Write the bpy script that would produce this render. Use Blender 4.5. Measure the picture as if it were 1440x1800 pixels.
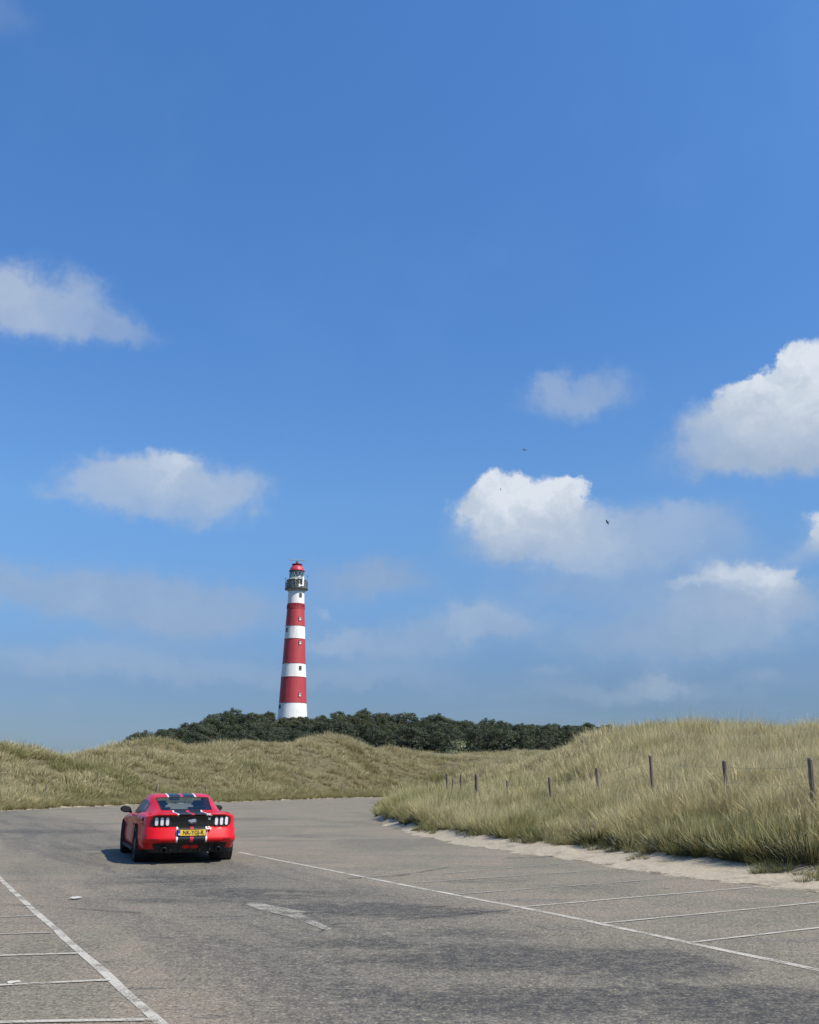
import bpy, bmesh, math, random
import numpy as np
from mathutils import Vector, Matrix

# ------------------------------------------------------------------ camera
for o in list(bpy.data.objects):
    bpy.data.objects.remove(o, do_unlink=True)
S = bpy.context.scene
C = S.collection
PI = math.pi
R = math.radians
W_, H_ = 1440.0, 1800.0
F = 1700.0
HOR = 1377.0
PITCH = math.atan((HOR - H_/2)/F)
CAMZ = 1.45
cam_d = bpy.data.cameras.new('camera')
cam = bpy.data.objects.new('camera', cam_d)
C.objects.link(cam)
cam.location = (0, 0, CAMZ)
cam.rotation_euler = (PI/2 + PITCH, 0, 0)
cam_d.sensor_fit = 'VERTICAL'
cam_d.sensor_height = 24.0
cam_d.lens = 24.0*F/H_
cam_d.clip_start = 0.1
cam_d.clip_end = 6000
S.camera = cam
S.render.resolution_x = 819
S.render.resolution_y = 1024

def ray(px, py):
    r = (px-W_/2)/F; u = (H_/2-py)/F
    c, s = math.cos(PITCH), math.sin(PITCH)
    return Vector((r, c-u*s, s+u*c))
def ground(px, py, z=0.0):
    d = ray(px, py); t = (z-CAMZ)/d.z
    return Vector((d.x*t, d.y*t, z))
def at(px, py, D):                       # point on that sight line at horizontal distance D
    d = ray(px, py); t = D/math.hypot(d.x, d.y)
    return Vector((d.x*t, d.y*t, CAMZ+d.z*t))
def az_of(px, py=HOR):
    d = ray(px, py); return math.atan2(d.x, d.y)
def zat(px, py, D): return at(px, py, D).z

# ------------------------------------------------------------------ sky, sun, exposure
SUN_AZ = R(180-60)      # compass style: clockwise from +Y ; sun behind the camera to the right
SUN_EL = R(49)
sun_d = bpy.data.lights.new('sun', 'SUN')
sun_d.energy = 4.9
sun_d.angle = R(0.53)
sun_d.color = (1.0, 0.93, 0.80)
sun = bpy.data.objects.new('sun', sun_d); C.objects.link(sun)
sdir = Vector((math.sin(SUN_AZ)*math.cos(SUN_EL), math.cos(SUN_AZ)*math.cos(SUN_EL), math.sin(SUN_EL)))
sun.rotation_euler = sdir.to_track_quat('Z', 'Y').to_euler()
sun.location = sdir*200

S.view_settings.view_transform = 'Standard'
S.view_settings.look = 'None'
S.view_settings.gamma = 1.0
S.view_settings.use_curve_mapping = False
S.view_settings.exposure = 0.3

SKY_STRENGTH = 0.1056
world = bpy.data.worlds.new('World')
S.world = world
world.use_nodes = True
nt = world.node_tree
for n in list(nt.nodes): nt.nodes.remove(n)

class NG:
    """tiny node helper"""
    def __init__(s, tree): s.t = tree
    def n(s, typ, **kw):
        nd = s.t.nodes.new(typ)
        for k, v in kw.items(): setattr(nd, k, v)
        return nd
    def put(s, sock, v):
        if isinstance(v, bpy.types.NodeSocket): s.t.links.new(v, sock)
        elif v is not None: sock.default_value = v
    def m(s, op, a, b=None, c=None, clamp=False):
        nd = s.n('ShaderNodeMath', operation=op, use_clamp=clamp)
        s.put(nd.inputs[0], a); s.put(nd.inputs[1], b); s.put(nd.inputs[2], c)
        return nd.outputs[0]
    def v(s, op, a, b=None, c=None):
        nd = s.n('ShaderNodeVectorMath', operation=op)
        s.put(nd.inputs[0], a); s.put(nd.inputs[1], b)
        if c is not None: s.put(nd.inputs[2], c)
        return nd.outputs['Value'] if op in ('DOT_PRODUCT', 'LENGTH', 'DISTANCE') else nd.outputs[0]
    def noise(s, vec, scale, detail=4, rough=0.5, out='Fac', dist=0.0):
        nd = s.n('ShaderNodeTexNoise')
        s.put(nd.inputs['Vector'], vec); nd.inputs['Scale'].default_value = scale
        nd.inputs['Detail'].default_value = detail; nd.inputs['Roughness'].default_value = rough
        nd.inputs['Distortion'].default_value = dist
        return nd.outputs[out]
    def ss(s, x, a, b, lo=0.0, hi=1.0):
        nd = s.n('ShaderNodeMapRange', interpolation_type='SMOOTHSTEP')
        s.put(nd.inputs[0], x); s.put(nd.inputs[1], a); s.put(nd.inputs[2], b)
        s.put(nd.inputs[3], lo); s.put(nd.inputs[4], hi)
        return nd.outputs[0]
    def mix(s, f, a, b, blend='MIX'):
        nd = s.n('ShaderNodeMix', data_type='RGBA', blend_type=blend)
        s.put(nd.inputs[0], f)
        for sock, val in ((nd.inputs[6], a), (nd.inputs[7], b)):
            if isinstance(val, (tuple, list)) and len(val) == 3: val = (*val, 1)
            s.put(sock, val)
        return nd.outputs[2]
    def ramp(s, f, stops, interp='LINEAR'):
        nd = s.n('ShaderNodeValToRGB'); cr = nd.color_ramp; cr.interpolation = interp
        while len(cr.elements) < len(stops): cr.elements.new(0.5)
        for e, (p, col) in zip(cr.elements, stops):
            e.position = p; e.color = (*col, 1) if len(col) == 3 else col
        s.put(nd.inputs[0], f)
        return nd.outputs[0]
    def xyz(s, v):
        nd = s.n('ShaderNodeSeparateXYZ'); s.put(nd.inputs[0], v); return nd.outputs
    def comb(s, x, y, z):
        nd = s.n('ShaderNodeCombineXYZ')
        s.put(nd.inputs[0], x); s.put(nd.inputs[1], y); s.put(nd.inputs[2], z); return nd.outputs[0]

g = NG(nt)
sky = g.n('ShaderNodeTexSky', sky_type='NISHITA')
sky.sun_disc = False
sky.sun_elevation = SUN_EL
sky.sun_rotation = SUN_AZ
sky.altitude = 0
sky.air_density = 1.0
sky.dust_density = 0.6
sky.ozone_density = 2.0
geo = g.n('ShaderNodeTexCoord')
dirv = g.v('NORMALIZE', geo.outputs['Generated'])
dx, dy, dz = g.xyz(dirv)[:3]
az = g.m('ARCTAN2', dx, dy)
el = g.m('ARCSINE', dz)
# clear sky colour: a little less milky towards the horizon than the raw model, a little deeper overhead
elf = g.m('DIVIDE', el, R(50), clamp=True)
tint = g.ramp(elf, [(0.0, (0.155, 0.19, 0.27)), (0.112, (0.19, 0.24, 0.335)), (0.20, (0.27, 0.37, 0.48)), (0.314, (0.33, 0.475, 0.60)), (0.514, (0.31, 0.51, 0.71)), (0.856, (0.33, 0.58, 0.82)), (1.0, (0.33, 0.58, 0.83))])
tint = g.v('SCALE', tint); tint.node.inputs['Scale'].default_value = 2.0
clear = g.mix(1.0, sky.outputs[0], tint, 'MULTIPLY')
# broad pale moisture streaks low in the sky
lowv = g.comb(g.m('MULTIPLY', az, 5.0), g.m('MULTIPLY', el, 16.0), 0.0)
ln = g.noise(lowv, 1.0, 5, 0.55)
lowmask = g.m('MULTIPLY', g.ss(el, R(14), R(2)), g.ss(ln, 0.40, 0.68))
clear = g.mix(g.m('MULTIPLY', lowmask, 0.40), clear, (2.0, 2.9, 4.3))
# thin veil high up
vv = g.noise(g.comb(g.m('MULTIPLY', az, 3.0), g.m('MULTIPLY', el, 3.5), 2.7), 1.0, 5, 0.6)
clear = g.mix(g.ss(vv, 0.5, 0.85, 0.0, 0.16), clear, (1.6, 3.2, 5.8))
# cumulus: lobes placed by compass direction and height, torn up by noise
uv = g.comb(az, el, 0.0)
w1 = g.noise(uv, 22.0, 5, 0.62, 'Color')
w1 = g.v('MULTIPLY', g.v('SUBTRACT', w1, (0.5, 0.5, 0.5)), (0.062, 0.046, 0.0))
w2 = g.noise(uv, 85.0, 4, 0.6, 'Color')
w2 = g.v('MULTIPLY', g.v('SUBTRACT', w2, (0.5, 0.5, 0.5)), (0.011, 0.010, 0.0))
p = g.v('ADD', g.v('ADD', uv, w1), w2)
# (px, py, rx, ry, amplitude, whiteness, opacity)
LOBES = [
 (15, 512, 78, 52, 1.05, .55, .8), (60, 552, 90, 46, 1.0, .45, .7), (152, 512, 44, 36, .75, .5, .6), (165, 568, 78, 32, .9, .32, .55), (228, 594, 70, 20, .8, .22, .42),
 (160, 845, 60, 34, .9, .5, .6), (220, 846, 50, 34, .8, .6, .7), (302, 826, 56, 36, .95, .8, .85), (300, 868, 120, 34, .95, .45, .75), (412, 858, 60, 40, .95, .5, .72), (285, 902, 110, 24, .8, .22, .5), (176, 800, 22, 10, .5, .5, .4), (95, 862, 50, 12, .5, .3, .35),
 (1395, 640, 30, 36, 1.3, 1.0, 1.0), (1330, 690, 55, 30, 1.1, 1.0, 1.0), (1400, 725, 110, 50, 1.1, .75, 1.0), (1290, 745, 90, 48, 1.0, .55, .95), (1370, 800, 190, 34, 1.2, .18, .9), (1560, 700, 130, 90, 1.1, .8, 1.0), (1230, 775, 50, 34, .6, .35, .5), (1490, 640, 70, 60, 1.0, .95, 1.0),
 (885, 862, 60, 36, 1.2, 1.0, 1.0), (988, 874, 36, 32, 1.2, 1.0, 1.0), (850, 900, 58, 38, .9, .75, .95), (935, 925, 85, 30, .9, .75, .95), (1010, 940, 80, 34, 1.0, .75, .95), (1075, 965, 80, 24, .9, .55, .8), (900, 965, 95, 28, .9, .28, .8), (1090, 975, 95, 28, .9, .42, .7), (1120, 925, 95, 36, .8, .3, .6), (1220, 918, 105, 38, .8, .3, .6), (1190, 890, 30, 14, .5, .45, .4), (1250, 960, 150, 34, .6, .2, .4),
 (985, 700, 72, 38, 1.0, .34, .58), (1070, 690, 58, 34, .9, .26, .45), (960, 675, 24, 18, .6, .4, .45),
 (1285, 1008, 44, 20, 1.7, 1.0, 1.0), (1225, 1026, 36, 9, 1.1, 1.0, .9), (1362, 1028, 34, 28, 1.7, 1.0, 1.0), (1290, 1062, 120, 32, 1.1, .30, .85), (1385, 1070, 60, 30, .9, .3, .7),
 (835, 1078, 55, 24, 1.0, .42, .6), (855, 1098, 90, 22, 1.0, .26, .55), (585, 1128, 55, 18, 1.0, .34, .5), (575, 1080, 20, 7, .6, .5, .4),
 (1455, 935, 34, 34, 1.1, .9, 1.0), (1440, 970, 60, 20, .8, .4, .6), (1160, 1200, 32, 22, 1.0, .45, .5), (965, 1186, 30, 10, .6, .4, .3), (1345, 1190, 30, 14, .6, .35, .3),
 (0, 18, 70, 50, .7, .2, .3), (110, 1035, 300, 42, 1.2, .10, .62), (330, 1080, 170, 42, 1.2, .08, .60), (650, 1015, 100, 36, 1.2, .05, .60), (1200, 1120, 260, 50, 1.1, .20, .55), (700, 1130, 120, 34, 1.1, .16, .50), (150, 1160, 260, 30, 1.0, .2, .45), (1060, 1030, 220, 40, 1.0, .12, .45), (560, 1190, 300, 24, .8, .25, .35), (1100, 1215, 240, 22, .8, .3, .35), (190, 1140, 60, 16, .5, .3, .2), (110, 1245, 40, 30, .5, .3, .22),
]
acc = None
for (cx, cy, rx, ry, a, w, o) in LOBES:
    d = ray(cx, cy).normalized()
    ua, ue = math.atan2(d.x, d.y), math.asin(d.z)
    d2 = ray(cx+rx, cy).normalized(); d3 = ray(cx, cy-ry).normalized()
    ra = abs(math.atan2(d2.x, d2.y)-ua)*1.02; re = abs(math.asin(d3.z)-ue)*1.02
    q = g.v('MULTIPLY_ADD', p, (1/ra, 1/re, 0), (-ua/ra, -ue/re, 0))
    s2 = g.v('DOT_PRODUCT', q, q)
    e = g.m('POWER', 2.71828, g.m('MULTIPLY', s2, -1.0))
    acc = g.v('MULTIPLY_ADD', e, (a, a*w, a*o), acc if acc else (0.0001, 0.0, 0.0))
# scattered cumulus of the same kind over the rest of the sky
zz = g.m('ADD', g.m('MAXIMUM', dz, 0.0), 0.12)
pl = g.comb(g.m('DIVIDE', dx, zz), g.m('DIVIDE', dy, zz), 3.3)
cn = g.noise(pl, 0.9, 6, 0.55)
# the placed clouds own this part of the sky
inview = g.m('MULTIPLY', g.ss(g.m('ABSOLUTE', az), R(31), R(26)), g.ss(el, R(50), R(44)))
oth = g.m('MULTIPLY', g.ss(cn, 0.50, 0.74, 0.0, 1.1), g.m('SUBTRACT', 1.0, inview))
oth = g.m('MULTIPLY', oth, g.ss(el, R(0), R(6)))
acc = g.v('MULTIPLY_ADD', oth, (1.0, .75, .85), acc)
sA, sW, sO = g.xyz(acc)[:3]
white = g.m('DIVIDE', sW, g.m('ADD', sA, 0.02))
opac = g.m('DIVIDE', sO, g.m('ADD', sA, 0.02))
fine = g.noise(uv, 60.0, 6, 0.62)
fld = g.m('ADD', sA, g.m('MULTIPLY', g.m('SUBTRACT', fine, 0.5), g.m('MULTIPLY_ADD', white, 0.30, 0.16)))
# bright lobes have crisp edges, thin ones fray out
wc = g.ss(white, 0.35, 1.0)
den = g.ss(fld, g.m('MULTIPLY_ADD', wc, 0.24, 0.08), g.m('MULTIPLY_ADD', wc, -0.50, 1.18))
alpha = g.m('MULTIPLY', den, opac, clamp=True)
relief = g.noise(g.v('ADD', p, (0.004, -0.006, 0.0)), 26.0, 5, 0.6)
wb = g.m('ADD', white, g.m('MULTIPLY', g.m('SUBTRACT', relief, 0.5), g.m('MULTIPLY_ADD', white, 0.8, 0.35)), clamp=True)
ccol = g.ramp(wb, [(0.0, (.285, .370, .510)), (0.35, (.390, .475, .600)), (0.65, (.47, .545, .65)), (1.0, (.68, .73, .80))])
ccol = g.v('SCALE', ccol); ccol.node.inputs['Scale'].default_value = 8.2
skyc = g.mix(alpha, clear, ccol)
bg = g.n('ShaderNodeBackground'); bg.inputs['Strength'].default_value = SKY_STRENGTH
nt.links.new(skyc, bg.inputs['Color'])
wo = g.n('ShaderNodeOutputWorld'); nt.links.new(bg.outputs[0], wo.inputs['Surface'])

# ------------------------------------------------------------------ materials
MATS = {}
def mat(name, col=(0.5, 0.5, 0.5), rough=0.6, metal=0.0, build=None, coat=0.0, spec=0.5):
    if name in MATS: return MATS[name]
    m = bpy.data.materials.new(name); m.use_nodes = True
    t = m.node_tree; b = t.nodes['Principled BSDF']
    b.inputs['Base Color'].default_value = (*col, 1)
    b.inputs['Roughness'].default_value = rough
    b.inputs['Metallic'].default_value = metal
    b.inputs['Specular IOR Level'].default_value = spec
    b.inputs['Coat Weight'].default_value = coat
    b.inputs['Coat Roughness'].default_value = 0.05
    k = NG(t)
    if build: build(k, b, m)
    else:                                     # slight wear in colour and gloss on everything
        tc = k.n('ShaderNodeTexCoord')
        nz = k.noise(tc.outputs['Object'], 9.0, 5, 0.6)
        dark = tuple(c*0.72 for c in col); lite = tuple(min(1, c*1.16) for c in col)
        k.put(b.inputs['Base Color'], k.mix(nz, dark, lite))
        k.put(b.inputs['Roughness'], k.m('MULTIPLY_ADD', nz, 0.25, rough-0.12, clamp=True))
    MATS[name] = m
    return m
def bump(k, b, h, strength, dist):
    n = k.n('ShaderNodeBump'); n.inputs['Strength'].default_value = strength; n.inputs['Distance'].default_value = dist
    k.put(n.inputs['Height'], h); k.put(b.inputs['Normal'], n.outputs[0])

# lane frame on the car park: q = metres across, r = metres along (lane direction)
PL = ground(275, 1794); PL2 = ground(0, 1545)
PR = ground(1440, 1706); PR2 = ground(720, 1558)
LD = (PR2-PR).normalized(); LN = Vector((LD.y, -LD.x, 0))
Q0 = (PR.dot(LN)+PL.dot(LN))/2; HALF = abs(PR.dot(LN)-PL.dot(LN))/2

STAINS = [(330, 1546, 1.3, 1.1, .8), (470, 1572, 1.2, .8, .9), (570, 1598, .8, .45, .8), (735, 1604, .9, .45, 1.2), (650, 1592, .7, .35, .7), (830, 1640, .8, .5, .5), (960, 1682, 1.2, .6, 1.2), (760, 1690, .9, .35, .6),
          (1120, 1700, .9, .45, .8), (1300, 1755, 1.1, .4, 1.1), (1420, 1790, .8, .4, 1.0), (1080, 1760, .9, .35, .9), (700, 1740, .8, .3, .5), (60, 1462, 3.0, 1.6, .8), (180, 1490, 1.5, 1.2, .6), (520, 1470, 2.6, 1.2, .45), (600, 1660, .7, .4, .6),
          (260, 1585, 1.0, .5, .4), (850, 1548, 1.0, .5, .4), (420, 1440, 4, 2.2, .5), (900, 1770, .8, .3, .8), (1000, 1560, 1.2, .5, .3), (500, 1785, .5, .2, .4)]
def b_asphalt(k, b, m):
    pos = k.n('ShaderNodeNewGeometry').outputs['Position']
    q = k.m('SUBTRACT', k.v('DOT_PRODUCT', pos, tuple(LN)), Q0)
    r = k.v('DOT_PRODUCT', pos, tuple(LD))
    lane = k.comb(q, r, 0.0)
    big = k.noise(pos, 0.22, 5, 0.6, dist=0.6)
    med = k.noise(k.v('ADD', pos, (31, 7, 0)), 0.9, 5, 0.62)
    small = k.noise(pos, 7.0, 5, 0.7); mid2 = k.noise(pos, 25.0, 4, 0.8)
    grain = k.noise(pos, 55.0, 4, 0.75)
    vor = k.n('ShaderNodeTexVoronoi'); k.put(vor.inputs['Vector'], pos); vor.inputs['Scale'].default_value = 38.0
    # colour
    c = k.ramp(big, [(0.34, (0.110, 0.096, 0.064)), (0.45, (0.165, 0.142, 0.094)), (0.54, (0.220, 0.168, 0.118)), (0.65, (0.150, 0.136, 0.084))])
    c = k.mix(k.ss(med, 0.35, 0.75, 0.0, 0.45), c, (0.100, 0.090, 0.070))
    # the driven lane is darker, worn by tyres along its run
    lm = k.m('MULTIPLY', k.ss(k.m('ABSOLUTE', k.m('ADD', q, k.m('MULTIPLY_ADD', med, 1.4, -0.9))), HALF*0.95, HALF*0.30), k.ss(big, 0.36, 0.56, 0.25, 1.0))
    st = k.noise(k.v('MULTIPLY', lane, (1.0, 0.11, 1.0)), 1.1, 5, 0.62, dist=0.5)
    c = k.mix(k.m('MULTIPLY', lm, 0.80), c, (0.078, 0.074, 0.056))
    smear = k.m('MULTIPLY', k.ss(st, 0.47, 0.57), k.ss(k.m('ABSOLUTE', q), HALF*1.25, HALF*0.3))
    c = k.mix(k.m('MULTIPLY', smear, 0.75), c, (0.038, 0.038, 0.034))
    # stains along other tracks, crossing the bays
    st2 = k.noise(k.v('MULTIPLY', pos, (0.16, 0.9, 1.0)), 1.3, 4, 0.6, dist=0.7)
    c = k.mix(k.ss(st2, 0.55, 0.68, 0.0, 0.6), c, (0.085, 0.080, 0.072))
    sacc = 0.0
    for (ax_, ay_, hw, hd, st_) in STAINS:
        c0 = ground(ax_, ay_); qv = k.v('MULTIPLY_ADD', pos, (1/hw, 1/hd, 0), (-c0.x/hw, -c0.y/hd, 0))
        sacc = k.m('MULTIPLY_ADD', k.m('POWER', 2.71828, k.m('MULTIPLY', k.v('DOT_PRODUCT', qv, qv), -1.0)), st_, sacc)
    rag = k.noise(k.v('MULTIPLY', pos, (.6, 1.3, 1)), 1.6, 6, .68, dist=.4)
    sf = k.ss(k.m('MULTIPLY', sacc, k.ss(rag, .30, .66, .25, 1.45)), 0.08, 0.80, 0.0, 0.92)
    c = k.mix(sf, c, (0.036, 0.035, 0.031))
    # little dark patches and pale worn chips
    sp = k.noise(k.v('MULTIPLY', pos, (0.7, 1.7, 1.0)), 2.6, 2, 0.5)
    c = k.mix(k.ss(sp, 0.67, 0.71, 0.0, 0.7), c, (0.05, 0.047, 0.042))
    c = k.mix(k.ss(small, 0.35, 0.72, 0.0, 0.55), c, (0.27, 0.235, 0.175))
    c = k.mix(k.ss(mid2, 0.49, 0.36, 0.0, 0.85), c, (0.030, 0.027, 0.022))
    c = k.mix(k.ss(mid2, 0.54, 0.66, 0.0, 0.70), c, (0.42, 0.345, 0.225))
    c = k.mix(k.ss(grain, 0.52, 0.30, 0.0, 0.75), c, (0.035, 0.033, 0.030))
    c = k.mix(k.ss(grain, 0.56, 0.72, 0.0, 0.60), c, (0.50, 0.44, 0.34))
    dk = k.n('ShaderNodeVectorMath', operation='SCALE'); k.put(dk.inputs[0], c); k.put(dk.inputs['Scale'], k.m('MULTIPLY_ADD', sf, -0.24, 1.06)); c = dk.outputs[0]
    # wind blown sand near the verge
    k.put(b.inputs['Base Color'], c)
    k.put(b.inputs['Roughness'], 0.88)
    h = k.m('ADD', k.m('MULTIPLY', grain, 0.6), k.m('MULTIPLY', vor.outputs['Distance'], 0.8))
    bump(k, b, h, 0.7, 0.012)
asphalt = mat('worn_asphalt', build=b_asphalt)

def line_mat(name, wear, col=(0.50, 0.46, 0.38)):
    def bl(k, b, m):
        pos = k.n('ShaderNodeNewGeometry').outputs['Position']
        n1 = k.noise(pos, 3.0, 4, 0.6); n2 = k.noise(pos, 48.0, 4, 0.75)
        f = k.m('ADD', k.m('MULTIPLY', n1, 0.7), k.m('MULTIPLY', n2, 0.8))
        a = k.ss(f, 0.75-0.12+wear, 0.75+0.14+wear, 1.0, 0.0)
        k.put(b.inputs['Base Color'], k.mix(k.noise(pos, 20, 3, .6), tuple(c*.78 for c in col), col))
        b.inputs['Roughness'].default_value = 0.8
        k.put(b.inputs['Alpha'], a)
        bump(k, b, n2, 0.5, 0.006)
    return mat(name, build=bl)
paint_line = line_mat('worn_line_paint', 0.06)
paint_faint = line_mat('faint_line_paint', 0.03, (0.36, 0.33, 0.28))
paint_patch = line_mat('faded_arrow_paint', 0.02, (0.34, 0.31, 0.245))
def b_mark(k, b, m):
    pos = k.n('ShaderNodeNewGeometry').outputs['Position']
    n1 = k.noise(pos, 1.6, 4, 0.7); n2 = k.noise(pos, 30.0, 4, 0.7)
    b.inputs['Base Color'].default_value = (0.045, 0.044, 0.042, 1); b.inputs['Roughness'].default_value = 0.8
    k.put(b.inputs['Alpha'], k.m('MULTIPLY', k.ss(n1, 0.36, 0.62), k.ss(n2, 0.38, 0.62, 0.2, 0.8)))
mark_m = mat('rubber_mark', build=b_mark)

def b_terrain(k, b, m):
    pos = k.n('ShaderNodeNewGeometry').outputs['Position']
    px, py, pz = k.xyz(pos)[:3]
    n1 = k.noise(pos, 1.4, 6, 0.65); n2 = k.noise(pos, 9.0, 5, 0.6); n3 = k.noise(pos, 0.12, 4, 0.6)
    sand = k.mix(n2, (0.26, 0.215, 0.15), (0.44, 0.375, 0.27))
    sand = k.mix(k.ss(n1, 0.50, 0.70, 0, 0.7), sand, (0.17, 0.14, 0.09))
    turf = k.mix(n2, (0.050, 0.045, 0.018), (0.16, 0.135, 0.065))
    turf = k.mix(k.ss(n3, 0.4, 0.65, 0, 0.6), turf, (0.10, 0.080, 0.045))
    f = k.ss(k.m('ADD', pz, k.m('MULTIPLY', k.m('SUBTRACT', n1, 0.5), 0.22)), 0.12, 0.26)
    c = k.mix(f, sand, turf)
    # patches of open sand on the hummocks
    c = k.mix(k.m('MULTIPLY', k.ss(n1, 0.66, 0.74, 0, 0.5), f), c, (0.30, 0.25, 0.19))
    k.put(b.inputs['Base Color'], c)
    b.inputs['Roughness'].default_value = 0.95
    rag = k.noise(pos, 1.3, 7, 0.72); rag2 = k.noise(pos, 14.0, 4, 0.7)
    edge = k.m('ADD', pz, k.m('MULTIPLY_ADD', rag, 0.15, -0.058))
    k.put(b.inputs['Alpha'], k.ss(k.m('ADD', edge, k.m('MULTIPLY_ADD', rag2, 0.05, -0.025)), 0.004, 0.026))
    bump(k, b, k.m('ADD', n1, k.m('MULTIPLY', n2, 0.5)), 0.8, 0.08)
terrain_m = mat('dune_soil', build=b_terrain)

def b_grass(cols):
    def f(k, b, m):
        t = m.node_tree
        at_ = k.n('ShaderNodeAttribute'); at_.attribute_name = 'blade_t'
        ar = k.n('ShaderNodeAttribute'); ar.attribute_name = 'blade_r'
        ti = k.n('ShaderNodeAttribute', attribute_type='INSTANCER'); ti.attribute_name = 'tint'
        # tint: 0 straw .. 1 green
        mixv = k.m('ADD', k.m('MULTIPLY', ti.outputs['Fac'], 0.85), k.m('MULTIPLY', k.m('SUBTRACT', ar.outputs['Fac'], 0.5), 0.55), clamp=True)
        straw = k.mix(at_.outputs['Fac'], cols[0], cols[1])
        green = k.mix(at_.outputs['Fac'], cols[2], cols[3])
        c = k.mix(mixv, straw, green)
        dif = k.n('ShaderNodeBsdfDiffuse'); k.put(dif.inputs[0], c)
        tr = k.n('ShaderNodeBsdfTranslucent'); k.put(tr.inputs[0], c)
        gl = k.n('ShaderNodeBsdfGlossy'); gl.inputs['Roughness'].default_value = 0.5; gl.inputs[0].default_value = (.6, .6, .55, 1)
        mx = k.n('ShaderNodeMixShader'); mx.inputs[0].default_value = 0.32
        t.links.new(dif.outputs[0], mx.inputs[1]); t.links.new(tr.outputs[0], mx.inputs[2])
        m2 = k.n('ShaderNodeMixShader'); m2.inputs[0].default_value = 0.05
        t.links.new(mx.outputs[0], m2.inputs[1]); t.links.new(gl.outputs[0], m2.inputs[2])
        t.links.new(m2.outputs[0], t.nodes['Material Output'].inputs['Surface'])
    return f
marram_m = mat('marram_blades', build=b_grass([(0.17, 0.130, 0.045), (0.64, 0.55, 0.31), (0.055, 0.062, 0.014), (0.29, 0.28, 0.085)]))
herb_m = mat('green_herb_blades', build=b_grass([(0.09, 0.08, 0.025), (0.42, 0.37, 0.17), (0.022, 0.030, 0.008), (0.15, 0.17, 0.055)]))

def b_needles(k, b, m):
    oi = k.n('ShaderNodeObjectInfo')
    a = k.n('ShaderNodeAttribute'); a.attribute_name = 'blade_r'
    c = k.mix(a.outputs['Fac'], (0.016, 0.028, 0.008), (0.080, 0.100, 0.030))
    c = k.mix(k.m('MULTIPLY', oi.outputs['Random'], 0.55), c, (0.095, 0.098, 0.055))
    c = k.mix(k.ss(k.noise(oi.outputs['Location'], 0.03, 2, 0.5), .4, .6, 0, .4), c, (0.035, 0.052, 0.036))
    k.put(b.inputs['Base Color'], c); b.inputs['Roughness'].default_value = 0.7
    tr = k.n('ShaderNodeBsdfTranslucent'); k.put(tr.inputs[0], c)
    mx = k.n('ShaderNodeMixShader'); mx.inputs[0].default_value = 0.2
    t = m.node_tree
    t.links.new(b.outputs[0], mx.inputs[1]); t.links.new(tr.outputs[0], mx.inputs[2])
    t.links.new(mx.outputs[0], t.nodes['Material Output'].inputs['Surface'])
needles_m = mat('pine_needles', build=b_needles)
def b_leaf2(k, b, m):
    a = k.n('ShaderNodeAttribute'); a.attribute_name = 'blade_r'
    k.put(b.inputs['Base Color'], k.mix(a.outputs['Fac'], (0.10, 0.12, 0.055), (0.26, 0.27, 0.15)))
    b.inputs['Roughness'].default_value = 0.7
pale_leaf_m = mat('grey_green_leaves', build=b_leaf2)
def b_shade_blade(k, b, m):  # near-black greens that paint the shade in the bank-foot gaps
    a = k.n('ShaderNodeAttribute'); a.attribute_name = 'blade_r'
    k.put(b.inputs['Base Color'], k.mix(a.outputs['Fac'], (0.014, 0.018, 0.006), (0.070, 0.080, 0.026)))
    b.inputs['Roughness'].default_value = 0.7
shade_blade_m = mat('painted_shade_blades', build=b_shade_blade)
bark_m = mat('pine_bark', (0.075, 0.055, 0.042), 0.9)
def b_post(k, b, m):
    tc = k.n('ShaderNodeTexCoord').outputs['Object']
    n = k.noise(k.v('MULTIPLY', tc, (14, 14, 1.2)), 3.0, 5, 0.7)
    n2 = k.noise(tc, 5.0, 4, 0.6)
    c = k.mix(n, (0.060, 0.044, 0.030), (0.29, 0.235, 0.175))
    c = k.mix(k.ss(n2, .5, .7, 0, .5), c, (0.12, 0.115, 0.09))
    k.put(b.inputs['Base Color'], c); b.inputs['Roughness'].default_value = 0.9
    bump(k, b, n, 0.8, 0.01)
post_m = mat('weathered_wood', build=b_post)
wire_m = mat('galvanised_wire', (0.30, 0.29, 0.27), 0.5, 0.6)

# ------------------------------------------------------------------ object helpers
def link(o, parent=None):
    C.objects.link(o)
    if parent is not None: o.parent = parent
    return o
def mesh_obj(name, verts, faces, m, parent=None, smooth=False, loc=None):
    me = bpy.data.meshes.new(name); me.from_pydata([tuple(v) for v in verts], [], faces); me.update()
    me.materials.append(m)
    if smooth: me.polygons.foreach_set('use_smooth', [True]*len(me.polygons))
    o = bpy.data.objects.new(name, me)
    if loc is not None: o.location = loc
    return link(o, parent)
def bm_obj(name, bm, m, parent=None, smooth=False, loc=None):
    bmesh.ops.recalc_face_normals(bm, faces=bm.faces)
    me = bpy.data.meshes.new(name); bm.to_mesh(me); bm.free()
    for x in (m if isinstance(m, (list, tuple)) else [m]): me.materials.append(x)
    if smooth: me.polygons.foreach_set('use_smooth', [True]*len(me.polygons))
    o = bpy.data.objects.new(name, me)
    if loc is not None: o.location = loc
    return link(o, parent)
def empty(name, loc=(0, 0, 0), rz=0.0):
    o = bpy.data.objects.new(name, None); o.location = loc; o.rotation_euler = (0, 0, rz); o.empty_display_size = 0.3
    return link(o)
def tag(o, label=None, cat=None, group=None, kind=None):
    if label: o['label'] = label
    if cat: o['category'] = cat
    if group: o['group'] = group
    if kind: o['kind'] = kind
    return o
def copy_tree(o, parent=None):
    c = o.copy(); C.objects.link(c)
    if parent is not None: c.parent = parent
    for ch in list(o.children): copy_tree(ch, c)
    return c
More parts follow.
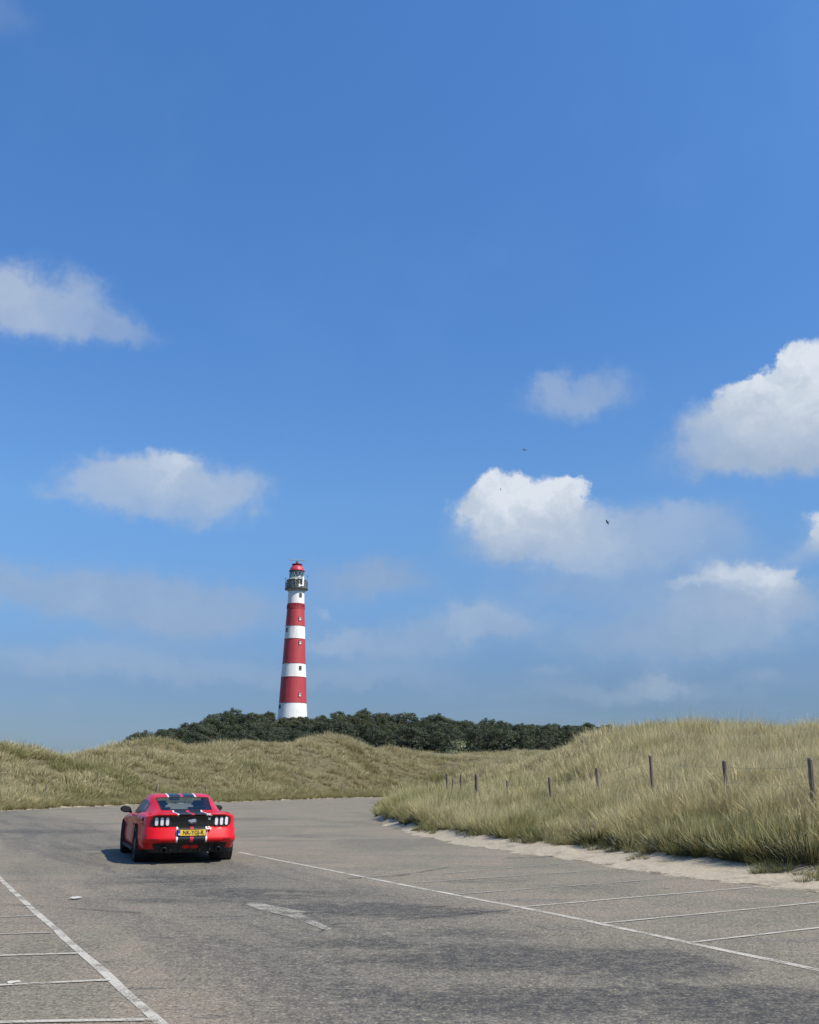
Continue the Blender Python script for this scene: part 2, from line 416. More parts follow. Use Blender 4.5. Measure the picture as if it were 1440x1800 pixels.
def add_box(bm, cx, cy, cz, sx, sy, sz, mx=None, bev=0.0):
    r = bmesh.ops.create_cube(bm, size=1.0)
    M = Matrix.Translation((cx, cy, cz)) @ Matrix.Diagonal((sx, sy, sz, 1))
    if mx is not None: M = mx @ M
    bmesh.ops.transform(bm, matrix=M, verts=r['verts'])
    if bev:
        es = list({e for v in r['verts'] for e in v.link_edges})
        bmesh.ops.bevel(bm, geom=es, offset=bev, segments=2, affect='EDGES')
def add_lathe(bm, prof, n=48, mx=None, a0=0.0, a1=2*PI, close=True):
    rings = []
    full = abs(a1-a0-2*PI) < 1e-6
    cnt = n if full else n+1
    for (r, z) in prof:
        row = []
        for i in range(cnt):
            a = a0+(a1-a0)*i/n
            co = Vector((r*math.cos(a), r*math.sin(a), z))
            if mx is not None: co = mx @ co
            row.append(bm.verts.new(co))
        rings.append(row)
    for j in range(len(rings)-1):
        for i in range(n):
            k = (i+1) % cnt
            bm.faces.new((rings[j][i], rings[j][k], rings[j+1][k], rings[j+1][i]))
    return rings
def add_tube(bm, pts, r, n=8, caps=True):
    pts = [Vector(p) for p in pts]; rings = []
    rr = r if isinstance(r, (list, tuple)) else [r]*len(pts)
    for i, p_ in enumerate(pts):
        d = (pts[min(i+1, len(pts)-1)]-pts[max(i-1, 0)]).normalized()
        a = d.orthogonal().normalized(); b_ = d.cross(a)
        rings.append([bm.verts.new(p_+(a*math.cos(2*PI*k/n)+b_*math.sin(2*PI*k/n))*rr[i]) for k in range(n)])
    for j in range(len(rings)-1):
        for k in range(n):
            bm.faces.new((rings[j][k], rings[j][(k+1) % n], rings[j+1][(k+1) % n], rings[j+1][k]))
    if caps:
        bm.faces.new(rings[0]); bm.faces.new(rings[-1])

# ------------------------------------------------------------------ terrain
def gd(py, px=720): return math.hypot(*ground(px, py)[:2])
G0 = 0.35
def zz_(px, py, D, grass=G0): return zat(px, py, D)-grass
FL = -0.07
def left(px, eD, crestpy, cD, hill=None, idist=190, valley=None):
    zc = zz_(px, crestpy, cD)
    v = valley if valley is not None else max(1.5, zc*0.55)
    e2 = eD + (cD-eD)*0.06
    return [(12, FL), (15, FL), (22, FL), (35, FL), (eD-1, FL), (e2, 0.25), (eD+(cD-eD)*0.55, zc*0.55), (cD, zc), (cD+25, v)]
ST = {}
ST[-2200] = left(-2200, 30, 1240, 60)
ST[-1000] = left(-1000, 40, 1270, 75)
ST[-300] = left(-300, gd(1431), 1298, 85)
ST[0] = left(0, gd(1422), 1313, 88)
ST[55] = left(55, gd(1420), 1324, 90)
ST[120] = left(120, gd(1417), 1333, 95)
ST[180] = left(180, gd(1415), 1310, 98)
ST[240] = left(240, gd(1413), 1300, 102)
ST[285] = left(285, gd(1412), 1302, 104)
ST[330] = left(330, gd(1411), 1310, 106)
ST[400] = left(400, gd(1409), 1305, 110)
ST[480] = left(480, gd(1406.5), 1302, 118)
ST[540] = left(540, gd(1404.5), 1289, 122)
ST[580] = left(580, gd(1403), 1289, 125)
ST[640] = left(640, gd(1401), 1300, 130)
def rt(px, epy, b, c, d, e, f, gcr, h, eD=None):
    D = eD or gd(epy, px)
    def z(kk):
        if isinstance(kk[1], str): return (kk[0], zz_(px, float(kk[1]), kk[0]))
        return kk
    return [(D-1.2, FL), (D+b[0], b[1])] + [z(x) for x in (c, d, e, f, gcr, h)]
def r9(px, epy, *ks, eD=None):
    D = eD or gd(epy, px)
    ks = tuple((k_[0], round(k_[1]-(.22 if n_ < 2 else 0), 3)) if not isinstance(k_[1], str) and px >= 720 and k_[0] < 40 else k_ for n_, k_ in enumerate(ks))
    out = [(D-1.6, -.03), (D+.25, 0.03), (D+1.6*D/20, 0.09), (D+2.5*D/20+.3, .30)]; ks = ks[1:] if ks[0][0] < D+3.4*D/20+.4 else ks
    if len(ks) == 7: out.pop(2)
    for kk in ks:
        out.append((kk[0], zz_(px, float(kk[1]), kk[0])) if isinstance(kk[1], str) else kk)
    return out
ST[655] = [(gd(1438), FL), (gd(1438)+1, FL), (43, FL), (50, FL), (109, FL), (112, .25), (122, zz_(655, 1345, 122)), (132, zz_(655, 1303, 132)), (155, 2.5)]
ST[680] = r9(680, 1450, (39, .24), (46, .10), (109, FL), (113, .3), (124, zz_(680, 1345, 124)), (135, zz_(680, 1306, 135)), (158, 3.0))
ST[720] = r9(720, 1464, (35, .45), (46, .45), (106, FL), (113, .3), (125, '1352'), (138, '1318'), (160, '1330'))
ST[770] = r9(770, 1475, (32, .5), (44, .6), (66, .25), (113, .3), (128, '1358'), (142, '1330'), (165, '1334'))
ST[830] = r9(830, 1486, (30, .5), (38, .7), (60, .5), (95, '1380'), (125, '1355'), (145, '1336'), (170, '1330'))
ST[900] = r9(900, 1497, (28, .5), (36, .8), (60, '1384'), (90, '1366'), (115, '1350'), (150, '1331'), (172, '1327'))
ST[980] = r9(980, 1506, (25.5, .5), (33, .85), (46, '1377'), (64, '1352'), (86, '1334'), (120, '1324'), (165, '1325'))
ST[1010] = r9(1010, 1510, (24, .5), (30, .85), (40, '1376'), (54, '1350'), (68, '1325'), (84, '1306'), (125, '1325'))
ST[1040] = r9(1040, 1514, (23.5, .5), (28, .85), (36, '1376'), (47, '1350'), (58, '1318'), (72, '1290'), (110, '1325'))
ST[1080] = r9(1080, 1519, (22, .5), (26.5, .85), (33, '1374'), (42, '1344'), (52, '1308'), (64, '1281'), (100, '1320'))
ST[1140] = r9(1140, 1528, (20.5, .5), (25, .88), (31, '1370'), (40, '1338'), (48, '1304'), (58, '1276'), (95, '1315'))
ST[1210] = r9(1210, 1538, (19, .5), (23.5, .9), (29, '1368'), (37, '1338'), (45, '1306'), (54, '1281'), (90, '1315'))
ST[1300] = r9(1300, 1549, (17.5, .5), (21.5, .92), (27, '1366'), (35, '1336'), (43, '1306'), (51, '1288'), (88, '1312'))
ST[1440] = r9(1440, 1566, (15.8, .5), (19, .92), (25, '1364'), (33, '1334'), (41, '1303'), (49, '1290'), (86, '1315'))
ST[1800] = r9(1800, 1612, (14, .6), (17, 1.0), (22, '1364'), (30, '1330'), (38, '1300'), (46, '1272'), (80, '1310'))
ST[2600] = r9(2600, 1715, (11, .7), (14, 1.2), (19, '1360'), (27, '1320'), (34, '1290'), (42, '1260'), (76, '1300'))
for k_ in ST:
    if len(ST[k_]) < 10: ST[k_] = [(3, FL)]*(10-len(ST[k_]))+list(ST[k_])
pxs = sorted(ST)
HILL = {-2200: 3, -1000: 3, -300: zat(-300, 1372, 300), 0: zat(0, 1366, 300), 150: zat(150, 1350, 300), 225: zat(225, 1326, 300), 260: zat(260, 1311, 300), 300: zat(300, 1299, 300), 370: zat(370, 1282, 305), 440: zat(440, 1276, 310),
        520: zat(520, 1279, 320), 640: zat(640, 1280, 310), 720: zat(720, 1281, 310), 770: zat(770, 1287, 310), 850: zat(850, 1295, 310), 1000: zat(1000, 1298, 300),
        1070: zat(1070, 1300, 300), 1300: zat(1300, 1306, 300), 1440: zat(1440, 1306, 300), 1800: 8, 2600: 5}
hp = sorted(HILL)
az_st = np.array([az_of(x) for x in pxs]); az_h = np.array([az_of(x) for x in hp])
hillz = np.array([HILL[x] for x in hp])
KD = np.array([[k[0] for k in ST[x]] for x in pxs], float); KZ = np.array([[k[1] for k in ST[x]] for x in pxs], float)
Dg = np.geomspace(2.0, 2500, 560)
fine_az = np.linspace(R(-32), R(32), 900)
coarse = np.concatenate([np.linspace(R(-180), R(-32), 90)[:-1], fine_az, np.linspace(R(32), R(180), 90)[1:-1]])
rng = np.random.default_rng(7)
# value noise in world space
def vnoise(x, y, seed=0):
    xi = np.floor(x).astype(np.int64); yi = np.floor(y).astype(np.int64); xf = x-xi; yf = y-yi
    def h(a, b_):
        n = (a*374761393 + b_*668265263 + seed*974711) & 0x7fffffff
        n = ((n ^ (n >> 13))*1274126177) & 0x7fffffff
        return ((n ^ (n >> 16)) & 0xffff)/65535.0
    u = xf*xf*(3-2*xf); v = yf*yf*(3-2*yf)
    return (h(xi, yi)*(1-u)+h(xi+1, yi)*u)*(1-v)+(h(xi, yi+1)*(1-u)+h(xi+1, yi+1)*u)*v
def fbm(x, y, sc, oc=4, seed=0):
    s = 0; a = 1; t = 0
    for i in range(oc):
        s = s+a*vnoise(x*sc*2**i+17.3*i, y*sc*2**i-9.1*i, seed+i); t += a; a *= .5
    return s/t-0.5
A = coarse
NA, ND = len(A), len(Dg)
lat = np.clip(A, az_st[0], az_st[-1])
Z = np.zeros((NA, ND))
for i, a in enumerate(lat):
    kd = np.array([np.interp(a, az_st, KD[:, j]) for j in range(KD.shape[1])])
    kz = np.array([np.interp(a, az_st, KZ[:, j]) for j in range(KZ.shape[1])])
    hz = np.interp(a, az_h, hillz)
    zi = np.interp(a, az_st, [3, 3, 4, 5, 5, 6, 6.0, 6.5, 7, 7, 7, 7, 7, 7, 7.5] + [7.2]*(len(az_st)-15))
    kd = np.concatenate([[0.5], kd, [205, 312, 345, 600, 3000]]); kz = np.concatenate([[FL], kz, [zi, hz, hz*0.97, 4, 0]])
    Z[i] = np.interp(Dg, kd, kz)
# smooth along distance, less where the edge of the bank must stay crisp
for _ in range(6):
    Zs = Z.copy(); Zs[:, 1:-1] = (Z[:, :-2]+2*Z[:, 1:-1]+Z[:, 2:])/4
    Z = Zs
back = np.clip((np.abs(A)-R(75))/R(40), 0, 1)[:, None]
Z = Z*(1-back)+FL*back
X = np.sin(A)[:, None]*Dg[None]; Y = np.cos(A)[:, None]*Dg[None]
amp = np.clip((Z-0.25)/1.2, 0, 1)
nearamp = np.clip((Z+0.05)/0.25, 0, 1)
Z = Z + amp*(fbm(X, Y, 0.16, 4, 3)*1.5*np.clip(Dg/60, .35, 1.4)[None] + fbm(X, Y, 0.7, 3, 9)*0.35) + nearamp*fbm(X, Y, 1.1, 3, 5)*0.10
# sandy margin: noisy height where it meets the pavement
marg = np.exp(-((Z-(-0.0))/0.10)**2)
Z = Z + marg*fbm(X, Y, 0.55, 5, 21)*0.07
verts = np.stack([X, Y, Z], -1).reshape(-1, 3)
idx = np.arange(NA*ND).reshape(NA, ND)
i0 = idx[:, :-1]; i1 = idx[:, 1:]
n0 = np.roll(idx, -1, 0)[:, :-1]; n1_ = np.roll(idx, -1, 0)[:, 1:]
faces = np.stack([i0, n0, n1_, i1], -1).reshape(-1, 4)
def np_mesh(name, verts, faces, m, smooth=True):
    me = bpy.data.meshes.new(name)
    me.vertices.add(len(verts)); me.vertices.foreach_set('co', np.asarray(verts, np.float32).ravel())
    nf, k = faces.shape
    me.loops.add(nf*k); me.loops.foreach_set('vertex_index', faces.astype(np.int32).ravel())
    me.polygons.add(nf); me.polygons.foreach_set('loop_start', np.arange(nf, dtype=np.int32)*k)
    me.polygons.foreach_set('use_smooth', np.full(nf, smooth))
    me.materials.append(m); me.update(calc_edges=True)
    return me
tm = np_mesh('dunes', verts, faces, terrain_m)
terrain = bpy.data.objects.new('dunes', tm); link(terrain); tag(terrain, kind='structure')
cosA = A
def theight(x, y):
    a = np.arctan2(x, y); D = np.hypot(x, y)
    ai = np.interp(a, A, np.arange(NA)); di = np.interp(np.log(D), np.log(Dg), np.arange(ND))
    a0 = np.clip(ai.astype(int), 0, NA-2); d0 = np.clip(di.astype(int), 0, ND-2); fa = ai-a0; fd = di-d0
    return (Z[a0, d0]*(1-fd)+Z[a0, d0+1]*fd)*(1-fa)+(Z[a0+1, d0]*(1-fd)+Z[a0+1, d0+1]*fd)*fa
def th(x, y): return float(theight(np.array([x]), np.array([y]))[0])

# ------------------------------------------------------------------ pavement and markings
def sheet(name, pts, z, m, kind='structure'):
    o = mesh_obj(name, [(p_[0], p_[1], z) for p_ in pts], [list(range(len(pts)))], m)
    return tag(o, kind=kind)
sheet('car_park', [(-90, -60), (90, -60), (90, 135), (-90, 135)], 0.0, asphalt)
def strip(name, pts, w, m, z=0.004, jitter=0.0):
    pts = [Vector((p_[0], p_[1], 0)) for p_ in pts]
    # subdivide so that painted edges wander a little
    out = []
    for a, b_ in zip(pts[:-1], pts[1:]):
        L = (b_-a).length; n = max(1, int(L/0.5))
        out += [a.lerp(b_, i/n) for i in range(n)]
    out.append(pts[-1]); vs = []; fs = []
    rn = random.Random(len(out)*7+int(abs(pts[0].x)*10))
    for i, p_ in enumerate(out):
        d = (out[min(i+1, len(out)-1)]-out[max(i-1, 0)]).normalized(); n = Vector((-d.y, d.x, 0))
        ww = (w[0]+(w[1]-w[0])*i/(len(out)-1)) if isinstance(w, tuple) else w
        ww = ww/2*(1+rn.uniform(-.12, .12)); off = n*rn.uniform(-.01, .01)
        vs += [p_-n*ww+off, p_+n*ww+off]
        if i: fs.append((2*i-2, 2*i-1, 2*i+1, 2*i))
    o = mesh_obj(name, [(v.x, v.y, z) for v in vs], fs, m)
    return tag(o, kind='structure')
far_pt = ground(415, 1497.5)
strip('lane_edge_line', [PR + (PR-PR2).normalized()*6, PR, ground(1215, 1658.5), ground(980, 1608), ground(720, 1558), ground(560, 1526), far_pt], 0.09, paint_line)
strip('lane_edge_line', [PL + (PL-PL2)*0.25, ground(275, 1793), ground(190, 1716), ground(72, 1612), PL2, PL2+(PL2-PL)*0.8], 0.075, paint_line)
# bays on the right: from the lane line out to the verge
for a, b_, mm in [((1215, 1658), (1560, 1618), 1), ((1060, 1624), (1480, 1583), 1), ((905, 1596), (1386, 1555), 1), ((800, 1573), (1240, 1540), 0), ((730, 1552), (1120, 1526), 0), ((770, 1537), (1030, 1515), 0), ((1560, 1733), (1800, 1690), 1)]:
    strip('bay_line', [ground(*a, 0), ground(*b_, 0)], 0.055, paint_line if mm else paint_faint, z=0.008)
for y0, y1, x0, mm in [(1794, 1798, 280, 1), (1724, 1733, 195, 1), (1677, 1681, 135, 1), (1640, 1643, 90, 0), (1610, 1613, 65, 0)]:
    a = ground(x0, y0); b_ = ground(0, y1); strip('bay_line', [a, a+(b_-a)*2.2], 0.065, paint_line if mm else paint_faint, z=0.008)
# worn arrow: broad head stub and thin tail
def quad_sheet(name, ps, m, z=0.006): return sheet(name, [ground(*p_) for p_ in ps], z, m)
quad_sheet('painted_arrow', [(432, 1591), (440, 1588), (460, 1589), (540, 1604), (530, 1608), (583, 1633), (574, 1637), (505, 1611), (455, 1600)], paint_patch)
strip('tyre_mark', [ground(260, 1614), ground(410, 1612), ground(520, 1606), ground(640, 1602), ground(800, 1592)], 0.06, mark_m, z=0.010)
strip('tyre_mark', [ground(560, 1640), ground(590, 1625), ground(760, 1613), ground(900, 1600)], 0.05, mark_m, z=0.010)
strip('tyre_mark', [ground(610, 1545), ground(700, 1540), ground(790, 1525)], 0.10, mark_m, z=0.010)
strip('tyre_mark', [ground(0, 1590), ground(120, 1597), ground(250, 1606)], 0.05, mark_m, z=0.010)
strip('tyre_mark', [ground(100, 1430), ground(200, 1427), ground(320, 1424)], 0.30, mark_m, z=0.010)
for a, b_, w in [((995, 1713), (1035, 1712), .06), ((1160, 1737), (1200, 1738), .05), ((805, 1741), (835, 1739), .04), ((1250, 1631), (1300, 1634), .05), ((990, 1643), (1025, 1642), .05), ((720, 1646), (745, 1645), .05), ((890, 1509), (960, 1507), .12), ((740, 1476), (800, 1474), .1)]:
    strip('tar_patch', [ground(*a), ground(*b_)], w, mark_m, z=0.012)

# ------------------------------------------------------------------ grass
proto_cols = {}
def blades(name, n, L, Wd, rad, lean, wind, seed, m, seg=4, heads=0.0, droop=1.0):
    rn = random.Random(seed); vs = []; fs = []; T = []; Rr = []
    for _ in range(n):
        a = rn.uniform(0, 2*PI); rr = rad*math.sqrt(rn.random()); p_ = Vector((rr*math.cos(a), rr*math.sin(a), -0.06))
        l = rn.uniform(*L); head = rn.random() < heads
        out = Vector((math.cos(a), math.sin(a), 0))
        dirn = (Vector((0, 0, 1))+out*rn.uniform(0, lean)+Vector((wind, 0, 0))*rn.uniform(.4, 1.2)+Vector((rn.uniform(-.15, .15), rn.uniform(-.15, .15), 0))).normalized()
        bend = (out*rn.uniform(.1, .6)*lean+Vector((wind*1.5, 0, 0))+Vector((0, 0, -.35*droop)))*rn.uniform(.4, 1.3)
        side = dirn.cross(Vector((rn.uniform(-1, 1), rn.uniform(-1, 1), .2))).normalized()
        r_ = rn.random(); w = Wd*rn.uniform(.7, 1.3); base = len(vs)
        if head: l *= 1.25; bend *= .4; r_ = 0.0
        for s in range(seg+1):
            t = s/seg
            ww = w*(1-t**2.2)*.5 + .0004
            if head: ww = w*(.35 if t < .7 else (1.3*(1-abs((t-.87)/.15)))) * .5; ww = max(ww, .0008)
            vs += [p_-side*ww, p_+side*ww]; T += [t, t]; Rr += [r_, r_]
            if s: b0 = base+2*s; fs.append((b0-2, b0-1, b0+1, b0))
            dd = (dirn+bend*t).normalized(); p_ = p_+dd*(l/seg)
    me = bpy.data.meshes.new(name); me.from_pydata([tuple(v) for v in vs], [], fs); me.update(); me.materials.append(m)
    for nm, arr in (('blade_t', T), ('blade_r', Rr)):
        at_ = me.attributes.new(nm, 'FLOAT', 'POINT'); at_.data.foreach_set('value', arr)
    return bpy.data.objects.new(name, me)
def proto(colname, objs):
    c = bpy.data.collections.new(colname)
    for o in objs: c.objects.link(o)
    return c
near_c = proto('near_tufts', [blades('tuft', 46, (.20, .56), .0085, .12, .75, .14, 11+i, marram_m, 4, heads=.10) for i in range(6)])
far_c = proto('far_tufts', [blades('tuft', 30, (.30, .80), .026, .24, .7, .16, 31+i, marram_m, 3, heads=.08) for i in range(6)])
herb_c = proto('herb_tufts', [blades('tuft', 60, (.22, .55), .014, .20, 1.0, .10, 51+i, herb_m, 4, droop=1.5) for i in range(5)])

def gn_scatter(name, P, rot, scl, var, tint, coll, label, cat):
    me = bpy.data.meshes.new(name); me.vertices.add(len(P)); me.vertices.foreach_set('co', P.astype(np.float32).ravel())
    for nm, typ, arr in (('rot', 'FLOAT_VECTOR', rot), ('scl', 'FLOAT_VECTOR', scl), ('var', 'INT', var), ('tint', 'FLOAT', tint)):
        at_ = me.attributes.new(nm, typ, 'POINT')
        at_.data.foreach_set('vector' if typ == 'FLOAT_VECTOR' else 'value', np.asarray(arr).ravel())
    me.update()
    o = bpy.data.objects.new(name, me); link(o); tag(o, label, cat, kind='stuff')
    ng = bpy.data.node_groups.new(name+'_spread', 'GeometryNodeTree')
    ng.interface.new_socket('Geometry', in_out='INPUT', socket_type='NodeSocketGeometry')
    ng.interface.new_socket('Geometry', in_out='OUTPUT', socket_type='NodeSocketGeometry')
    gi = ng.nodes.new('NodeGroupInput'); go = ng.nodes.new('NodeGroupOutput')
    ip = ng.nodes.new('GeometryNodeInstanceOnPoints'); ci = ng.nodes.new('GeometryNodeCollectionInfo')
    ci.inputs['Collection'].default_value = coll; ci.inputs['Separate Children'].default_value = True; ci.inputs['Reset Children'].default_value = True
    def na(nm, dt):
        n = ng.nodes.new('GeometryNodeInputNamedAttribute'); n.data_type = dt; n.inputs['Name'].default_value = nm
        return [s_ for s_ in n.outputs if s_.enabled and s_.name == 'Attribute'][0]
    L = ng.links
    L.new(gi.outputs[0], ip.inputs['Points']); L.new(ci.outputs[0], ip.inputs['Instance'])
    ip.inputs['Pick Instance'].default_value = True
    L.new(na('var', 'INT'), ip.inputs['Instance Index']); L.new(na('rot', 'FLOAT_VECTOR'), ip.inputs['Rotation']); L.new(na('scl', 'FLOAT_VECTOR'), ip.inputs['Scale'])
    L.new(ip.outputs[0], go.inputs[0])
    md = o.modifiers.new('spread', 'NODES'); md.node_group = ng
    return o

def sector(n, a0, a1, d0, d1, rn):          # uniform per area
    a = rn.uniform(a0, a1, n); D = np.sqrt(rn.uniform(d0*d0, d1*d1, n))
    return D*np.sin(a), D*np.cos(a), a, D
LEAN = 0.0
def grass_fields():
    rn = np.random.default_rng(5)
    # near verge and right-hand dune
    x, y, a, D = sector(150000, az_of(640), R(31), 11, 56, rn)
    z = theight(x, y)
    keep = z > 0.21+fbm(x, y, .8, 3, 40)*0.26
    tus = fbm(x, y, 1.7, 2, 91)
    dens = 0.62+1.3*fbm(x, y, .5, 3, 77)+1.9*tus
    keep &= rn.random(len(x)) < np.clip(dens, .14, 1)*np.clip(1.25-D/75, .45, 1)
    x, y, z, D = x[keep], y[keep], z[keep], D[keep]
    n = len(x)
    wx = fbm(x, y, .45, 3, 33)*1.6; wy = fbm(x, y, .45, 3, 34)*1.2
    rot = np.stack([rn.normal(0, .14, n)+wy, rn.normal(.12, .14, n)+wx, rn.uniform(-1.6, 1.6, n)], -1)
    low = np.clip((z-.1)/.5, 0, 1)
    tus = tus[keep]
    s = rn.uniform(.6, 1.3, n)*(.55+.45*low)*(1+1.1*fbm(x, y, .35, 3, 8)+1.1*tus)*np.clip(.9+D/150, .95, 1.25)
    scl = np.stack([s*1.1, s*1.1, s*rn.uniform(.85, 1.2, n)], -1)
    tint = np.clip(.42+2.6*fbm(x, y, .22, 4, 60)+1.0*fbm(x, y, 1.3, 2, 66)+.35*(1-low)-.25*np.clip((D-30)/25, -.6, 1)+rn.normal(0, .20, n), 0, 1)
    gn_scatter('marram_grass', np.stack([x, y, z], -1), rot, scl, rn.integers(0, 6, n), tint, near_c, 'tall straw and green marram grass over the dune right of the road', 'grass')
    # far dunes
    x, y, a, D = sector(170000, az_of(-260), R(31), 52, 215, rn)
    z = theight(x, y)
    pxl = np.tan(a)*1766+720
    keep = (z > 0.20) & ~((pxl > 1010) & (D < 56))
    # only the faces seen from the car park and their brows
    behind = theight(x*0.985, y*0.985)
    slope = (z-behind)/(0.015*D)
    keep &= (slope > -.10) | (D > 110)
    keep &= rn.random(len(x)) < np.clip(.72+1.3*fbm(x, y, .25, 3, 55)+1.6*fbm(x, y, .9, 2, 56), .22, 1)*np.clip(1.4-D/230, .4, 1)
    keep &= D < 206
    x, y, z, D = x[keep], y[keep], z[keep], D[keep]; n = len(x)
    rot = np.stack([rn.normal(0, .12, n), rn.normal(.14, .10, n), rn.uniform(-.9, .9, n)], -1)
    s = rn.uniform(.6, 1.2, n)*(1+1.5*fbm(x, y, .18, 3, 8)+1.0*fbm(x, y, .8, 2, 9))
    scl = np.stack([s*1.15, s*1.15, s], -1)
    tint = np.clip(.12+2.4*fbm(x, y, .10, 4, 60)+1.2*fbm(x, y, .6, 2, 62)+.25*np.clip(1-(z/1.5), 0, 1)+rn.normal(0, .14, n), 0, 1)
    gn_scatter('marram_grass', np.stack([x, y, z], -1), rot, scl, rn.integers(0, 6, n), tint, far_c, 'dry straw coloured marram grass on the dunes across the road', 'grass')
    # greener low growth along the foot of the bank
    x, y, a, D = sector(40000, az_of(640), R(31), 10.5, 48, rn)
    z = theight(x, y)
    pat = fbm(x, y, .45, 3, 140)
    keep = ((z > .150+fbm(x, y, .6, 3, 40)*0.30) | ((z > .045) & (pat > .10) & (rn.random(len(x)) < .5))) & (z < .62) & (rn.random(len(x)) < np.clip(.40+2.2*fbm(x, y, .35, 3, 12), .02, .9))
    x, y, z, D = x[keep], y[keep], z[keep], D[keep]; n = len(x)
    rot = np.stack([rn.normal(0, .15, n), rn.normal(0, .15, n), rn.uniform(0, 6.28, n)], -1)
    s = rn.uniform(.35, 1.05, n)*np.clip(.36+z*1.5, .28, 1.1); scl = np.stack([s, s, s], -1)
    tint = np.clip(.45+1.8*fbm(x, y, .5, 3, 61)+rn.normal(0, .22, n), 0, 1)
    gn_scatter('verge_herbs', np.stack([x, y, z], -1), rot, scl, rn.integers(0, 5, n), tint, herb_c, 'low dark green herbs and sedge along the sandy verge', 'undergrowth')
    # foot of the far dunes: short green fringe
    x, y, a, D = sector(60000, az_of(-200), az_of(900), 45, 122, rn)
    z = theight(x, y); keep = (z > .02) & (z < .7) & (rn.random(len(x)) < .7)
    x, y, z, D = x[keep], y[keep], z[keep], D[keep]; n = len(x)
    s = rn.uniform(.6, 1.3, n)
    gn_scatter('verge_herbs', np.stack([x, y, z], -1), np.stack([rn.normal(0, .15, n)]*2+[rn.uniform(0, 6.28, n)], -1), np.stack([s]*3, -1), rn.integers(0, 5, n),
               np.clip(.0+rn.normal(0, .2, n), 0, 1), herb_c, 'low green fringe along the far kerb of the road', 'undergrowth')
grass_fields()

# ------------------------------------------------------------------ pines
def foliage_mesh(name, clumps, per, size, seed, m, flat=.55):
    rn = np.random.default_rng(seed); vs = []; fs = []; rr = []
    for (cx, cy, cz, r) in clumps:
        bright = rn.uniform(.1, .85)
        for _ in range(int(per*(r/1.2)**2)):
            d = rn.normal(size=3); d /= np.linalg.norm(d); rad = r*rn.uniform(.55, 1.08)
            if d[2] < -.2: d[2] *= .4
            c = np.array([cx, cy, cz])+d*rad*np.array([1, 1, flat])
            nrm = d+rn.normal(0, .55, 3)+np.array([0, 0, .35]); nrm /= np.linalg.norm(nrm)
            u = np.cross(nrm, rn.normal(size=3)); u /= np.linalg.norm(u); v = np.cross(nrm, u)
            s = size*rn.uniform(.5, 1.25); b0 = len(vs)
            vs += [tuple(c-u*s), tuple(c+v*s*.45-u*s*.1), tuple(c+u*s*1.05+nrm*s*.25), tuple(c-v*s*.45)]
            fs.append((b0, b0+1, b0+2, b0+3)); rr += [float(np.clip(bright+rn.normal(0, .22), 0, 1))]*4
    me = bpy.data.meshes.new(name); me.from_pydata(vs, [], fs); me.update(); me.materials.append(m)
    a_ = me.attributes.new('blade_r', 'FLOAT', 'POINT'); a_.data.foreach_set('value', rr)
    return me
def make_pine(seed, h, spread, leafm=None, size=.17):
    rn = random.Random(seed)
    root = empty('pine_tree')
    cl = []; bm = bmesh.new()
    tilt = rn.uniform(-.15, .35)
    top = Vector((tilt*h*.5, rn.uniform(-.3, .3), h*.82))
    pts = [Vector((0, 0, -.4)), Vector((tilt*.3, 0, h*.35)), top*.7+Vector((0, 0, .1)), top]
    add_tube(bm, pts, [.20, .15, .10, .04], 6)
    n = rn.randint(9, 13)
    for i in range(n):
        a = i*2.399+rn.uniform(-.4, .4); f = (i+.5)/n
        rad = spread*(.25+.75*math.sqrt(1-f*.85))*rn.uniform(.55, 1.0)
        zc = h*(.34+.60*f)+rn.uniform(-.25, .25)
        c = Vector((math.cos(a)*rad+tilt*zc*.3, math.sin(a)*rad, zc))
        cl.append((c.x, c.y, c.z, rn.uniform(.75, 1.55)*spread/3.0))
        st_ = pts[1].lerp(top, min(.95, f*.8)); add_tube(bm, [st_, st_.lerp(c, .5)+Vector((0, 0, .1)), c], [.07, .05, .02], 4)
    cl.append((top.x, top.y, h*.93, rn.uniform(.5, .9)))
    for _ in range(rn.randint(6, 10)):       # stray leaders breaking the outline
        a = rn.uniform(0, 6.28); q_ = rn.uniform(.1, .95); c = Vector((top.x+math.cos(a)*spread*q_, top.y+math.sin(a)*spread*q_, h*(1.04-.36*q_)*rn.uniform(.90, 1.06))); cl.append((c.x, c.y, c.z, rn.uniform(.34, .58))); cl.append((c.x*.9, c.y*.9, c.z-.42, .5)); add_tube(bm, [pts[2], (pts[2]+c)/2, c+Vector((0, 0, .2))], [.06, .045, .02], 4)
    bm_obj('trunk', bm, bark_m, root)
    me = foliage_mesh('crown', cl, 270, size, seed, leafm or needles_m, .62)
    c = bpy.data.objects.new('crown', me); link(c, root)
    return root
rt_ = random.Random(99)
protos = [make_pine(100+i, rt_.uniform(4.2, 6.4), rt_.uniform(2.3, 3.2)) for i in range(9)]
used = set()
ZONES = [(330, "at the wood end left of the lighthouse"), (470, 'on the hill left of the tower'), (575, 'at the lighthouse foot'), (700, 'just right of the lighthouse'), (830, 'above the dune saddle'), (960, 'above the grassy flat'), (9999, 'beside the right dune')]
RANKS = [(218, 'front'), (245, 'second'), (280, 'third'), (9999, 'skyline')]
ORD = ['first', 'second', 'third', 'fourth', 'fifth', 'sixth', 'seventh', 'eighth', 'ninth', 'tenth', 'eleventh', 'twelfth', 'thirteenth', 'fourteenth', 'fifteenth', 'sixteenth', 'seventeenth', 'eighteenth', 'nineteenth', 'twentieth'] + [f'twenty-{q}' for q in ('first', 'second', 'third', 'fourth', 'fifth', 'sixth')]
def cell(px, D): return (next(i for i, q in enumerate(ZONES) if px < q[0]), next(i for i, q in enumerate(RANKS) if D < q[0]))
spots = []
rs = random.Random(4)
tries = 0
